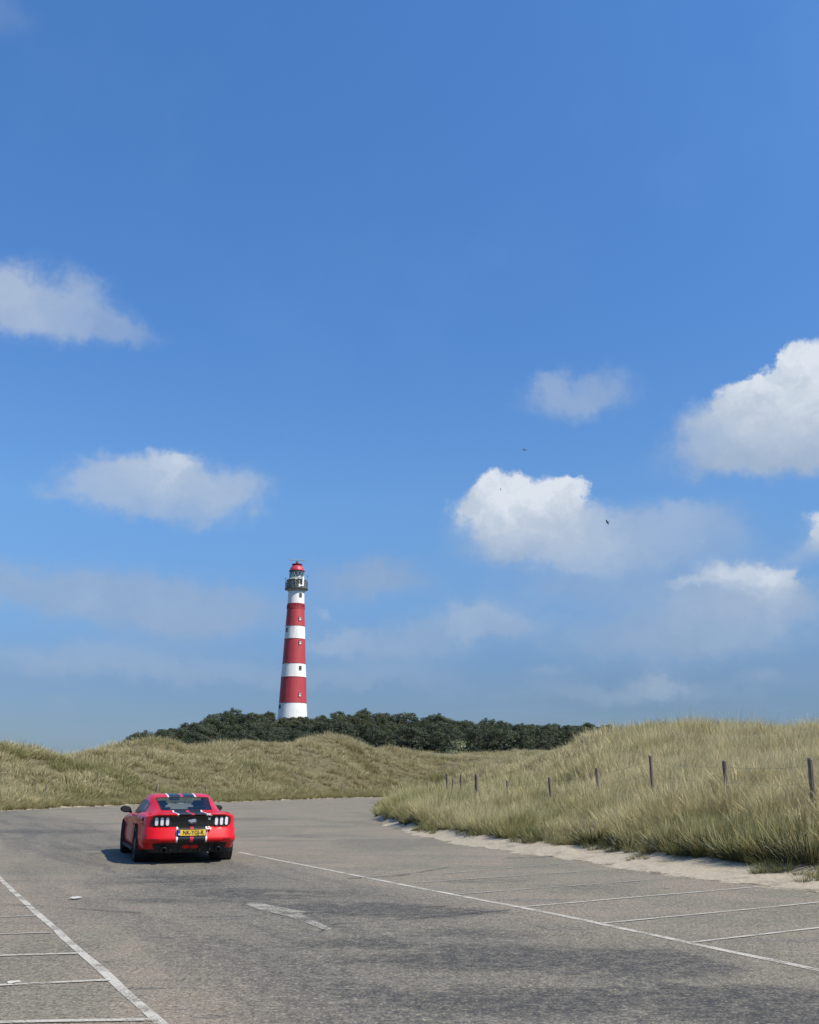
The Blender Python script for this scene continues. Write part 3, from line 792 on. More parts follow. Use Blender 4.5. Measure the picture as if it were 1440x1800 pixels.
while len(spots) < 287 and tries < 60000:
    tries += 1
    px = rs.uniform(222, 1075); D = math.sqrt(rs.uniform(203**2, 318**2))
    if 440 < px < 590 and 322 < D: continue
    a = az_of(px); x, y = D*math.sin(a), D*math.cos(a)
    md = 5.3 if D < 225 or D > 285 else 6.7
    if any((x-q[0])**2+(y-q[1])**2 < md*md for q in spots): continue
    if px > 1050 and rs.random() < .6: continue
    if px < 245 and D < 225: continue
    spots.append((x, y, px, D))
for i, (x, y, px, D) in enumerate(spots):
    k = i % len(protos)
    o = protos[k] if i < len(protos) else copy_tree(protos[k])
    s = rs.uniform(.62, 1.05)
    if px < 330: s *= .92
    if 470 < px < 560 and D > 270: s *= .72
    o.location = (x, y, th(x, y)-.1); o.rotation_euler = (0, 0, rs.uniform(0, 6.28)); o.scale = (s*rs.uniform(.95, 1.25), s*rs.uniform(.95, 1.25), s*rs.uniform(.85, 1.1))
    zc_ = cell(px, D); mates = sorted(q[2] for q in spots if cell(q[2], q[3]) == zc_)
    tag(o, f'pine, {ORD[min(mates.index(px), len(ORD)-1)]} from left in the {RANKS[zc_[1]][1]} rank {ZONES[zc_[0]][1]}', 'pine tree', 'pines of the wood around the lighthouse')
# dark undergrowth under the pines
bushes = [bpy.data.objects.new('bush', foliage_mesh('bush', [(0, 0, .5, 1.1), (.9, .3, .35, .8), (-.7, -.5, .3, .8)], 60, .30, 900+i, needles_m, .8)) for i in range(4)]
bush_c = proto('bushes', bushes)
rn = np.random.default_rng(17)
x, y, a, D = sector(3600, az_of(218), az_of(1150), 205, 345, rn); n = len(x)
s = rn.uniform(.8, 1.8, n)
gn_scatter('wood_undergrowth', np.stack([x, y, theight(x, y)-.2], -1), np.stack([np.zeros(n), np.zeros(n), rn.uniform(0, 6.28, n)], -1), np.stack([s]*3, -1), rn.integers(0, 4, n), rn.random(n), bush_c,
           'dark scrub filling the gaps between the pines', 'undergrowth')
def sedge(name, px, D, h, sp, label, seed):  # added tufts, coloured dark to stand for shaded gaps under the bank grass
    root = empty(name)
    o = blades('dark_shade_blades', 420, (h*.35, h*.95), .014, sp*.8, 1.3, .05, seed, shade_blade_m, 4, droop=1.8); link(o, root)
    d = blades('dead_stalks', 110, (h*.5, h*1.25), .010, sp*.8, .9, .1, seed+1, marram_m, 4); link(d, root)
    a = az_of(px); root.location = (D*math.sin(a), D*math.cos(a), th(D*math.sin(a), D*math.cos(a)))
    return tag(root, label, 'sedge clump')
def shrub(name, px, D, h, sp, label, m, seed, cat='shrub', per=90, size=.18, group=None):
    root = empty(name); rn_ = random.Random(seed); bm = bmesh.new(); cl = []
    for i in range(7):
        a = i*2.4; c = Vector((math.cos(a)*sp*rn_.uniform(.2, .7), math.sin(a)*sp*rn_.uniform(.2, .7), h*rn_.uniform(.35, .85)))
        cl.append((c.x, c.y, c.z, sp*rn_.uniform(.35, .55))); add_tube(bm, [(0, 0, -.2), c*.6, c], [.05, .035, .015], 5)
    cl.append((0, 0, h*.9, sp*.35))
    bm_obj('stem', bm, bark_m, root)
    me = foliage_mesh('foliage', [(c[0], c[1], c[2], c[3]) for c in cl], per/(sp*.35)**1.2*.5, size, seed, m, .9)
    link(bpy.data.objects.new('foliage', me), root)
    a = az_of(px); root.location = (D*math.sin(a), D*math.cos(a), th(D*math.sin(a), D*math.cos(a)))
    return tag(root, label, cat, group)
shrub('pale_shrub', 800, 178, 3.0, 2.4, 'pale grey-green shrub standing before the dark wood', pale_leaf_m, 5, size=.25)
shrub('small_pine', 51, 120, 3.2, 1.0, 'lone small dark tree peeping over the left dune', needles_m, 6, 'tree', size=.16)
shrub('small_pine', 1284, 75, 1.5, .8, 'dark bush tip on the right dune skyline, left one', needles_m, 7, 'bush', size=.14)
shrub('small_pine', 1318, 78, 1.3, .7, 'dark bush tip on the right dune skyline, middle one', needles_m, 8, 'bush', size=.14)
shrub('small_pine', 1418, 74, 1.5, .7, 'dark bush tip on the right dune skyline near the frame edge', needles_m, 9, 'bush', size=.14)
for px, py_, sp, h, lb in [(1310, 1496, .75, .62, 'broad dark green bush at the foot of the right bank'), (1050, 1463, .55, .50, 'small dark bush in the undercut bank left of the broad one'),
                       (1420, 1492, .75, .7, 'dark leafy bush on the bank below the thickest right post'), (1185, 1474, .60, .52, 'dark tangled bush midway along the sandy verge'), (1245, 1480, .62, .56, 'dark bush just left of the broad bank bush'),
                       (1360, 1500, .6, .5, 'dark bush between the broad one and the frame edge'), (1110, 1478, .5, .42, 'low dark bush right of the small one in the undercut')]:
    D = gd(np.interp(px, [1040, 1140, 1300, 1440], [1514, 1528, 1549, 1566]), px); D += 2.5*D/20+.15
    sedge('painted_shade_tuft', px, D, h, sp, lb.replace('bush', 'sedge clump'), px)

# ------------------------------------------------------------------ lighthouse
TD = 330.0
TB = at(514, 1262, TD)
TX, TY = TB.x, TB.y
def tz(px, py): return zat(px, py, TD)-TB.z
def tr(px0, px1, py): return (at(px1, py, TD)-at(px0, py, TD)).length/2
lh = empty('lighthouse', (TX, TY, TB.z)); tag(lh, 'tall red and white banded lighthouse rising behind the wooded hill', 'lighthouse')
def b_tower(col, seamc):
    def f(k, b, m):
        tc = k.n('ShaderNodeTexCoord').outputs['Object']
        x_, y_, z_ = k.xyz(tc)[:3]
        streak = k.noise(k.v('MULTIPLY', tc, (1.6, 1.6, .12)), 1.2, 5, .65)
        blot = k.noise(tc, .9, 4, .6)
        c = k.mix(k.ss(streak, .46, .72, 0, .75), col, seamc)
        c = k.mix(k.ss(blot, .55, .8, 0, .25), c, tuple(v*.7 for v in col))
        k.put(b.inputs['Base Color'], c); b.inputs['Roughness'].default_value = .55
    return f
white_m = mat('white_iron_paint', build=b_tower((.74, .73, .69), (.52, .49, .42)))
red_m = mat('red_iron_paint', build=b_tower((.40, .040, .048), (.26, .028, .036)))
dome_m = mat('dome_red_paint', (.50, .045, .07), .4)
grey_m = mat('grey_iron', (.24, .27, .25), .6, .2)
darkgrey_m = mat('dark_iron', (.09, .105, .10), .6, .3)
lens_m = mat('lens_glass', (.55, .60, .55), .15)
brick_m = mat('roof_tile', (.17, .075, .05), .8)
def schlick(k):
    ge = k.n('ShaderNodeNewGeometry')
    c = k.m('ABSOLUTE', k.v('DOT_PRODUCT', ge.outputs['Normal'], ge.outputs['Incoming']))
    return k.m('MULTIPLY_ADD', k.m('POWER', k.m('SUBTRACT', 1.0, c), 5.0), 0.9, 0.05)
def b_glass(k, b, m):
    t = m.node_tree
    tp = k.n('ShaderNodeBsdfTransparent'); tp.inputs[0].default_value = (.55, .62, .62, 1)
    gl = k.n('ShaderNodeBsdfGlossy'); gl.inputs['Roughness'].default_value = .03
    fr = schlick(k)
    mx = k.n('ShaderNodeMixShader'); t.links.new(k.m('ADD', fr, .06), mx.inputs[0]); t.links.new(tp.outputs[0], mx.inputs[1]); t.links.new(gl.outputs[0], mx.inputs[2])
    t.links.new(mx.outputs[0], t.nodes['Material Output'].inputs['Surface'])
glass_m = mat('lantern_glass', build=b_glass)
bands = [(1275, 486.5, 541, 'w'), (1236, 489.8, 538.6, 'r'), (1191, 493.2, 537.6, 'w'), (1167, 495.8, 536.8, 'r'), (1124, 499.2, 535.8, 'w'), (1101, 501, 535.4, 'r'), (1062, 504.6, 534.4, 'w'), (1040.5, 505.8, 534.0, None)]
prof = []
for (py, x0, x1, c) in bands: prof.append((tr(x0, x1, py), tz(514, py)))
def tower_r(z):
    return float(np.interp(z, [p_[1] for p_ in prof], [p_[0] for p_ in prof]))
for i in range(len(bands)-1):
    (r0, z0), (r1, z1) = prof[i], prof[i+1]
    bm = bmesh.new(); n = 6
    add_lathe(bm, [(r0+(r1-r0)*k/n, z0+(z1-z0)*k/n) for k in range(n+1)], 72)
    o = bm_obj('tower_band', bm, white_m if bands[i][3] == 'w' else red_m, lh, True)
    o['label'] = ('white' if bands[i][3] == 'w' else 'red')+' painted band of iron plates'
for i in range(1, len(bands)-1):
    (r0, z0) = prof[i]; bm = bmesh.new()
    add_lathe(bm, [(r0-.05, z0-.13), (r0+.10, z0-.12), (r0+.11, z0+.0), (r0-.05, z0+.01)], 72)
    bm_obj('flange', bm, red_m, lh)
# ribbed ring near the top of the upper red band
bm = bmesh.new(); zr = tz(514, 1067.5); rr = tower_r(zr)+.02
add_lathe(bm, [(rr+.03, zr-.9), (rr+.09, zr-.85), (rr+.09, zr-.7), (rr+.03, zr-.68)], 64)
add_lathe(bm, [(rr-.0, zr+.6), (rr+.08, zr+.62), (rr+.08, zr+.78), (rr, zr+.8)], 64)
for k in range(40):
    a = 2*PI*k/40; add_box(bm, math.cos(a)*(rr+.05), math.sin(a)*(rr+.05), zr, .14, .14, 1.2, None)
bm_obj('ornament_ring', bm, red_m, lh)
# cove under the gallery
zn = tz(514, 1040.5); rn_ = prof[-1][0]; zg = tz(514, 1036.5); rg = tr(500.5, 539.5, 1036)
bm = bmesh.new()
add_lathe(bm, [(rn_, zn), (rn_+.15, zn+.25*(zg-zn)), (rg*.86, zg-.25), (rg*.93, zg)], 64)
bm_obj('gallery_cove', bm, mat('stone_grey_paint', (.42, .43, .40), .7), lh, True)
ztop = tz(514, 1018.5)      # rail height of lower gallery
bm = bmesh.new(); add_lathe(bm, [(0.5, zg), (rg*1.05, zg), (rg*1.05, zg+.28), (0.5, zg+.28)], 64); bm_obj('gallery_floor', bm, darkgrey_m, lh)
bm = bmesh.new(); rl = rg*.90; zr1 = tz(514, 1023.0)
for kk in range(40):
    a = 2*PI*kk/40; add_tube(bm, [(rg*math.cos(a), rg*math.sin(a), zg+.2), (rg*math.cos(a), rg*math.sin(a), zr1)], .045, 5)
for f in (.33, .66, 1.0):
    zf = zg+.2+(zr1-zg-.2)*f
    add_lathe(bm, [(rg-.05, zf-.05), (rg+.05, zf-.05), (rg+.05, zf+.05), (rg-.05, zf+.05)], 64)
bm_obj('gallery_railing', bm, darkgrey_m, lh)
# watch room drum inside the gallery, plated
rd = tr(503.5, 536.5, 1025); zl0 = tz(514, 1016)
bm = bmesh.new(); add_lathe(bm, [(rd, zg+.28), (rd, zl0-1.1), (rd+.25, zl0-1.0), (rd+.25, zl0-.8), (rd-.1, zl0-.7), (rd*.8, zl0)], 48); bm_obj('watch_room', bm, grey_m, lh, True)
bm = bmesh.new()
for kk in range(16):
    a = 2*PI*kk/16; add_box(bm, 0, 0, 0, .08, .5, (zl0-zg)*.5, Matrix.Rotation(a, 4, 'Z') @ Matrix.Translation((rd+.03, 0, (zg+zl0)/2-.4)))
bm_obj('wall_plate', bm, mat('plate_grey', (.30, .31, .30), .6, .1), lh)
# lantern
zl1 = tz(514, 1003.5); rlz = tr(508, 533.5, 1008)
bm = bmesh.new(); add_lathe(bm, [(rlz-.04, zl0), (rlz-.04, zl1)], 32); bm_obj('lantern_glazing', bm, glass_m, lh, True)
bm = bmesh.new()
for kk in range(12):
    a0 = 2*PI*kk/12; a1 = 2*PI*(kk+1)/12; a = a0
    for (q0, q1) in ((a0, a1), (a1, a0)):
        add_tube(bm, [(rlz*math.cos(q0), rlz*math.sin(q0), zl0), (rlz*math.cos((q0+q1)/2), rlz*math.sin((q0+q1)/2), (zl0+zl1)/2), (rlz*math.cos(q1), rlz*math.sin(q1), zl1)], .075, 5)
add_lathe(bm, [(rlz-.1, zl0-.1), (rlz+.15, zl0-.1), (rlz+.15, zl0+.12), (rlz-.1, zl0+.12)], 48)
bm_obj('lantern_frame', bm, grey_m, lh)
bm = bmesh.new(); add_lathe(bm, [(.3, zl0), (.9, zl0+.5), (1.15, (zl0+zl1)/2), (.9, zl1-.4), (.3, zl1)], 24); bm_obj('lens', bm, lens_m, lh, True)
zd1 = tz(514, 993); bm = bmesh.new(); hh = zd1-zl1
add_lathe(bm, [(rlz+.25, zl1-.15), (rlz+.28, zl1), (rlz+.05, zl1+.12), (rlz*.97, zl1+.3*hh), (rlz*.86, zl1+.55*hh), (rlz*.70, zl1+.78*hh), (rlz*.5, zl1+.95*hh), (rlz*.3, zl1+hh)], 24)
bm_obj('dome', bm, dome_m, lh, False)
bm = bmesh.new(); add_lathe(bm, [(0.3, zd1-.1), (rlz*.72, zd1-.05), (rlz*.74, zd1+.2), (.5, zd1+.35), (.45, zd1+1.2), (.3, zd1+1.25)], 32); bm_obj('vent_cap', bm, mat('cap_red', (.22, .02, .03), .5), lh)
zra = tz(514, 984.5)
bm = bmesh.new(); add_tube(bm, [(0, 0, zd1), (0, 0, zra)], .16, 8); add_box(bm, .05, 0, zra-.75, .8, .8, .7, None, .08); bm_obj('radar_mast', bm, grey_m, lh)
bm = bmesh.new(); mx = Matrix.Rotation(R(12), 4, 'Z'); add_box(bm, 0, 0, zra+.05, 6.0, .28, .26, mx, .05); bm_obj('radar_scanner', bm, mat('radar_grey', (.33, .36, .40), .5), lh)
bm = bmesh.new()
for dx_, z0_, z1_ in ((-rg*.97, ztop-2.0, ztop+.4), (rg*.98, ztop-2.0, ztop+1.2)):
    add_tube(bm, [(dx_, -.6, z0_), (dx_, -.6, z1_)], .06, 6); add_box(bm, dx_*1.06, -.6, z1_-.1, .9, .12, .12)
bm_obj('antenna', bm, darkgrey_m, lh)
# white cabinets and ducts on the gallery, lit side
def on_tower(a_px, z, dr=0.0, r=None):
    """point on tower surface facing the viewer, offset sideways a_px metres"""
    rr = (r if r is not None else tower_r(z))+dr
    view = math.atan2(-TX, TY)            # direction towards the camera measured from -Y
    s = max(-1, min(1, a_px/rr)); th_ = math.asin(s)
    ang = -PI/2 - math.atan2(TX, -TY) if False else math.atan2(-TY, -TX) + th_
    return Vector((rr*math.cos(ang), rr*math.sin(ang), z)), ang
whitebox = mat('cabinet_white', (.80, .80, .78), .5)
def m_at(px, py): return (at(px, py, TD)-at(514+(520.5-514)*(1262-py)/240*1.0, py, TD)).dot(Vector((math.cos(az_of(514)), -math.sin(az_of(514)), 0)))
bm = bmesh.new()
p_, a_ = on_tower(2.1, 0, 0, rg+.1); mxx = Matrix.Rotation(a_, 4, 'Z') 
for (am, py0, py1, wd) in ((2.15, 1033, 1016.5, .62), (1.0, 1034.5, 1030, .7), (1.55, 1033.3, 1031.3, 1.1), (.9, 1018.5, 1016, .6), (-.2, 1022, 1020.5, .8)):
    r_ = rg+.12 if py0 > 1025 else rg+.05
    p_, a_ = on_tower(am, 0, 0, r_); z0_, z1_ = tz(514, py0), tz(514, py1)
    add_box(bm, 0, 0, 0, .3, wd, z1_-z0_, Matrix.Translation((p_.x, p_.y, (z0_+z1_)/2)) @ Matrix.Rotation(a_, 4, 'Z'), .03)
bm_obj('equipment_cabinet', bm, whitebox, lh)
# windows
def tower_window(px, py, w, h, framed, label=None):
    z = tz(514, py); cx = 514+(518.6-514)*(1262-py)/210.0
    off = (px-cx)*TD/1766/ (math.cos(0))*1.02
    p_, a_ = on_tower(off, z, 0.0)
    M = Matrix.Translation(p_) @ Matrix.Rotation(a_, 4, 'Z')
    bm = bmesh.new()
    t_ = .10
    for (yy, zz2, sy, sz) in ((0, h/2+t_/2, w+2*t_, t_), (0, -h/2-t_/2, w+2*t_+.1, t_), (w/2+t_/2, 0, t_, h-.004), (-w/2-t_/2, 0, t_, h-.004)):
        add_box(bm, .06, yy, zz2, .34, sy, sz, M)
    fr = bm_obj('window', bm, red_m if framed else darkgrey_m, lh)
    if label: fr['label'] = label
    bm = bmesh.new(); add_box(bm, .03, 0, 0, .16, w, h, M); bm_obj('pane', bm, mat('dark_window_glass', (.02, .022, .025), .1), fr)
    bm = bmesh.new()
    s = .12 if framed else .05
    for (yy, zz2, sy, sz) in ((0, 0, s*.9, h), (0, h*.15, w-.01, s), (-w/2+s/2, 0, s, h-.02), (w/2-s/2, 0, s, h-.02), (0, -h/2+s*1.2, w-.02, s*2.2), (0, h/2-s/2, w-.02, s*.8)):
        add_box(bm, .125+.004*abs(yy), yy, zz2, .05+.01*abs(zz2), sy, sz, M)
    bm_obj('sash', bm, whitebox if framed else grey_m, fr)
for (px, py, fr_) in ((525.8, 1089.5, True), (526.2, 1131.5, True), (526.8, 1176, False), (526.4, 1222.5, True), (526.3, 1048, False), (503.6, 1108.5, False), (492.6, 1243, False)):
    tower_window(px, py, .78 if fr_ else .66, 1.15, fr_, None if fr_ else 'small dark window in a white band')
# the low building at its foot, roof just showing
sh = empty('keeper_house', tuple(at(528, 1268, 316)), -az_of(528)); sh.location.z = th(sh.location.x, sh.location.y)
tag(sh, 'low brick building with a tiled roof at the lighthouse foot', 'house')
zt = zat(528, 1261.5, 316)-sh.location.z; wl = max(1.5, zt-1.4)
bm = bmesh.new(); add_box(bm, 0, 0, wl/2-.3, 5.4, 4.0, wl+.6); bm_obj('wall', bm, mat('house_brick', (.30, .16, .11), .85), sh)
bm = bmesh.new()
v = [bm.verts.new(q) for q in ((-3, -2.3, wl), (3, -2.3, wl), (3, 2.3, wl), (-3, 2.3, wl), (-2.2, 0, zt), (2.2, 0, zt))]
for f in ((0, 1, 5, 4), (2, 3, 4, 5), (1, 2, 5), (3, 0, 4), (3, 2, 1, 0)): bm.faces.new([v[i] for i in f])
bm_obj('roof', bm, brick_m, sh)
for xx in (-1.5, 1.3):
    bm = bmesh.new(); add_box(bm, xx, -2.0, wl*.55, .9, .1, 1.0); w_ = bm_obj('window', bm, whitebox, sh)
    bm = bmesh.new(); add_box(bm, xx, -2.06, wl*.55, .7, .03, .8); bm_obj('pane', bm, mat('dark_window_glass'), w_)

# ------------------------------------------------------------------ fence posts
def post_mesh(name, h, r, seed, m=post_m):
    rn_ = random.Random(seed); bm = bmesh.new(); rings = []
    n = 10; zs = [0, h*.3, h*.6, h*.9, h-.02, h]
    offs = [rn_.uniform(.88, 1.12) for _ in range(n)]
    for z in zs:
        s = 1.0 if z < h-.01 else .82
        rings.append([bm.verts.new((math.cos(2*PI*k/n)*r*offs[k]*s*rn_.uniform(.95, 1.05), math.sin(2*PI*k/n)*r*offs[k]*s*rn_.uniform(.95, 1.05), z+(rn_.uniform(-.012, .012) if z > h-.03 else 0))) for k in range(n)])
    for j in range(len(rings)-1):
        for k in range(n): bm.faces.new((rings[j][k], rings[j][(k+1) % n], rings[j+1][(k+1) % n], rings[j+1][k]))
    bm.faces.new(rings[-1])
    return bm
POSTS = [ # (px top, py top, D, radius, lean sideways px over the height, look)
 (1424, 1333, 20.6, .055, 3, 'thick weathered post at the right frame edge, widest of the right-hand run'),
 (1273, 1337, 23.2, .050, 7, 'weathered post between the frame edge post and the tallest slim one'),
 (1143.5, 1328, 26.4, .048, 5, 'tallest slim post on the right bank, top reaching highest'),
 (1049, 1350, 29.6, .050, 4, 'weathered post left of the tallest slim one'),
 (966, 1366, 32.6, .058, 5, 'short pale-topped post leaning beside the small thin one'),
 (892, 1372, 35.8, .048, 4, 'short thin post between the strainer post and the pale-topped one'),
 (838, 1362, 37.5, .085, 0, 'stout strainer post standing alone at the bend of the wire fence'),
 (797, 1369, 41.0, .045, -6, 'leaning thin post just left of the stout strainer post'),
 (786, 1359, 45.0, .050, 0, 'upright thin post behind the leaning one at the fence bend'),
 (810.5, 1361, 52.0, .055, 0, 'little short post seen beyond the fence bend'),
]
fence = empty('wire_fence', (0, 0, 0)); tag(fence, 'leaning wooden posts and thin wires along the right bank', 'fence')
tops = []; rp = random.Random(12)
for i, (px, py, D, r, ln_, look) in enumerate(POSTS):
    T = at(px, py, D); base_px = px+ln_
    B = at(base_px, 1392, D); zb = th(B.x, B.y)-.35
    h = T.z-zb
    o = bm_obj('post', post_mesh('post', h, r, i), post_m, fence, loc=(B.x, B.y, zb))
    v = Vector((T.x-B.x, T.y-B.y, h)); o.rotation_euler = v.to_track_quat('Z', 'Y').to_euler()
    o['label'] = look
    tops.append((T, v.normalized()))
for drop in (.14, .46):
    for i in range(len(tops)-1):
        if i >= 8: continue
        (a, va), (b_, vb) = tops[i], tops[i+1]
        p0 = a-va*drop+Vector((-.03, -.06, 0)); p1 = b_-vb*drop+Vector((-.03, -.06, 0)); mid = (p0+p1)/2-Vector((0, 0, .05))
        bm = bmesh.new(); add_tube(bm, [p0, (p0+mid)/2-Vector((0, 0, .012)), mid, (p1+mid)/2-Vector((0, 0, .012)), p1], .0035, 4, False)
        bm_obj('wire', bm, wire_m, fence)
# short posts along the foot of the far dune
FAR = [(82, 1381, 1398, 'first short post at the far left foot of the dune'), (180, 1378, 1400, 'faint short post at the dune foot left of the car'), (277, 1380, 1402, 'dark short post rising above the car roof, left side'), (362, 1382, 1400, 'thin short post above the car roof, right side'),
       (450, 1381, 1397, 'short post first right of the car by the far kerb'), (524, 1379, 1395, 'short grey post below the lighthouse by the far kerb'), (602, 1376, 1392, 'darkest short post right of the lighthouse by the far kerb'), (680, 1376, 1390, 'short grey post where the road leaves behind the grass'), (750, 1372, 1390, 'last short post before the wire fence')]
for i, (px, py, pb, look) in enumerate(FAR):
    D = gd(np.interp(px, [0, 120, 240, 400, 570, 690, 760], [1422, 1417, 1413, 1409, 1403, 1400.5, 1399]), px)+1.5
    if px > 700: D = 88
    T = at(px, py, D); zb = th(T.x, T.y)-.2
    o = bm_obj('fence_post', post_mesh('p', max(.9, T.z-zb), .075 if px == 277 else .06, 50+i), post_m, None, loc=(T.x, T.y, zb))
    o.rotation_euler = (rp.uniform(-.04, .04), rp.uniform(-.06, .06), 0)
    tag(o, look, 'post', 'short posts along the far side of the road')

# ------------------------------------------------------------------ car
def b_paint(k, b, m):
    tc = k.n('ShaderNodeTexCoord').outputs['Object']
    x_, y_, z_ = k.xyz(tc)[:3]
    ax = k.m('ABSOLUTE', x_)
    fl = k.noise(tc, 3.0, 4, .6)
    red = k.mix(fl, (.50, .001, .004), (.57, .002, .008))
    def lt(a, t_): return k.m('LESS_THAN', a, t_)
    black = k.mix(lt(ax, .262), red, (.010, .011, .013))
    edge = k.m('MULTIPLY', lt(ax, .285), k.m('GREATER_THAN', ax, .256))
    c = k.mix(edge, black, (.78, .74, .76))
    c = k.mix(lt(ax, .030), c, (.50, .02, .05))
    low = k.m('GREATER_THAN', z_, .375)
    c = k.mix(low, red, c)
    k.put(b.inputs['Base Color'], c)
    b.inputs['Roughness'].default_value = .5; b.inputs['Coat Weight'].default_value = .45; b.inputs['Specular IOR Level'].default_value = .2; b.inputs['Coat Roughness'].default_value = .04
paint = mat('striped_car_paint', build=b_paint)
def b_plain(k, b, m):
    tc = k.n('ShaderNodeTexCoord').outputs['Object']
    k.put(b.inputs['Base Color'], k.mix(k.noise(tc, 3.0, 4, .6), (.50, .001, .004), (.57, .002, .008)))
    b.inputs['Roughness'].default_value = .5; b.inputs['Coat Weight'].default_value = .45; b.inputs['Specular IOR Level'].default_value = .2; b.inputs['Coat Roughness'].default_value = .04
redp = mat('red_car_paint', build=b_plain)
blackp = mat('gloss_black', (.009, .010, .012), .25, 0, None, .5)
blackm = mat('matt_black', (.016, .016, .017), .7)
rubber = mat('tyre_rubber', (.018, .018, .019), .85)
rimm = mat('dark_alloy', (.05, .05, .055), .35, .8)
lampm = mat('lamp_clear', (.72, .70, .72), .18)
chrome = mat('silver_emblem', (.75, .76, .78), .22, .9)
seatm = mat('dark_seat', (.02, .02, .022), .8)
def b_cglass(k, b, m):
    t = m.node_tree
    tp = k.n('ShaderNodeBsdfTransparent'); tp.inputs[0].default_value = (.80, .88, .86, 1)
    gl = k.n('ShaderNodeBsdfGlossy'); gl.inputs['Roughness'].default_value = .02
    fr = schlick(k)
    mx = k.n('ShaderNodeMixShader'); t.links.new(k.m('ADD', fr, .0), mx.inputs[0]); t.links.new(tp.outputs[0], mx.inputs[1]); t.links.new(gl.outputs[0], mx.inputs[2])
    t.links.new(mx.outputs[0], t.nodes['Material Output'].inputs['Surface'])
cglass = mat('car_glass', build=b_cglass)

ra = ground(319.5, 1512); th_car = -(az_of(319.5)-R(8.0))
fwd = Vector((-math.sin(th_car), math.cos(th_car), 0))
RA = -1.28
cpos = ra + fwd*(1.28)
car = empty('sports_car', (cpos.x, cpos.y, 0.0), th_car)
tag(car, 'red two-door coupe with black centre stripes seen from behind, driving away on the car park', 'car')

def grid_faces(bm, G, sel=None, flip=False):
    for i in range(len(G)-1):
        for j in range(len(G[i])-1):
            if sel and not sel(i, j): continue
            q = (G[i][j], G[i][j+1], G[i+1][j+1], G[i+1][j])
            if len(set(q)) >= 3:
                try: bm.faces.new(q)
                except ValueError: pass
# --- body shell (half, mirrored)
A_side = [(.00, -.16), (.05, -.05), (.16, -.015), (.36, .0), (.55, -.012), (.66, -.022), (.76, -.004), (.86, -.012), (.94, -.055), (.985, -.12), (1.0, -.22)]
STA = [(2.36, .50, .24, .62), (2.30, .72, .20, .68), (2.15, .84, .17, .73), (1.85, .915, .17, .78), (1.44, .95, .17, .82), (1.0, .935, .17, .85), (.5, .925, .17, .865), (0, .925, .17, .875), (-.5, .93, .17, .885), (-.9, .945, .18, .90), (-1.28, .958, .19, .915), (-1.6, .942, .20, .915), (-1.90, .905, .21, .91)]
STA = [(a, b_*.975, c, d) for a, b_, c, d in STA]
def yl(v, a): return [np.interp(v, [s_[0] for s_ in STA][::-1], [s_[a] for s_ in STA][::-1])]
ys = sorted(set([s_[0] for s_ in STA]+[i*.14-1.9 for i in range(30) if i*.14-1.9 < 2.3]))
bm = bmesh.new(); G = []
def side_row(y):
    w, zb, zt_ = (float(yl(y, a)[0]) for a in (1, 2, 3))
    row = []
    for (a, off) in A_side: row.append((w+off*(1.0 if y > -2.2 else 1), zb+(zt_-zb)*a))
    return row, zt_, w
for y in ys:
    row, zt_, w = side_row(y)
    vs = [bm.verts.new((x_, y, z_)) for (x_, z_) in row]
    xin = row[-1][0]
    crown = .035 if y > .8 else .0
    for f in (.8, .6, .4, .2, 0.0): vs.append(bm.verts.new((xin*f, y, zt_+crown*(1-f*f)+.004)))
    G.append(vs)
# open cockpit between y -1.55 and .95 (inner deck columns)
def body_sel(i, j):
    ym = (ys[i]+ys[i+1])/2
    return not (-1.50 < ym < .88 and j >= 11)
grid_faces(bm, G, body_sel)
# --- rear end: swept round in plan
PLAN = [(.94, -1.90), (.932, -2.02), (.91, -2.13), (.865, -2.22), (.79, -2.285), (.70, -2.32), (.60, -2.343), (.45, -2.362), (.285, -2.372), (.2575, -2.373), (.15, -2.377), (.03, -2.379), (0, -2.38)]
PLAN = [(a*(.945 if a > .3 else 1), b_) for a, b_ in PLAN]
REAR = [(.20, -.20), (.27, -.17), (.372, -.10), (.40, .0), (.472, .030), (.508, -.028), (.635, .002), (.655, -.045), (.665, -.058), (.845, -.042), (.862, -.02), (.885, .028), (.902, .022)]
def side_at(k):      # blend targets: evaluate the side profile at the same height
    pass
sr, zt_, w = side_row(-1.90)
sz = [q[1] for q in sr]; so = [A_side[i][1] for i in range(len(A_side))]
RG = []
for pi, (x_, y_) in enumerate(PLAN):
    a = Vector(PLAN[max(pi-1, 0)]); b_ = Vector(PLAN[min(pi+1, len(PLAN)-1)])
    tgt = (b_-a).normalized(); nrm = Vector((-tgt.y, tgt.x)) 
    if nrm.dot(Vector((x_, y_+1.2))) < 0: nrm = -nrm
    if pi == 0: nrm = Vector((1, 0))
    if pi == len(PLAN)-1: nrm = Vector((0, -1))
    u = min(1, max(0, (pi-0)/5.0)); u = u*u*(3-2*u)
    row = []
    for k, (z_, d) in enumerate(REAR):
        # side heights sample
        zs_ = sz[0]+(sz[-1]-sz[0])*k/(len(REAR)-1) if False else z_
        so_ = float(np.interp(zs_, sz, so)); 
        if k == len(REAR)-1: so_ = -.16
        uu = u
        if k >= 10: uu = min(1, max(0, (pi-1.5)/6.0)); uu = uu*uu*(3-2*uu)
        dd = so_*(1-uu)+d*uu
        row.append(bm.verts.new((x_+nrm.x*dd, y_+nrm.y*dd, z_-((1-uu)*(.022 if k >= 11 else .010 if k == 10 else 0) if pi > 0 else 0))))
    RG.append(row)
rear_faces_start = len(bm.faces)
grid_faces(bm, RG)
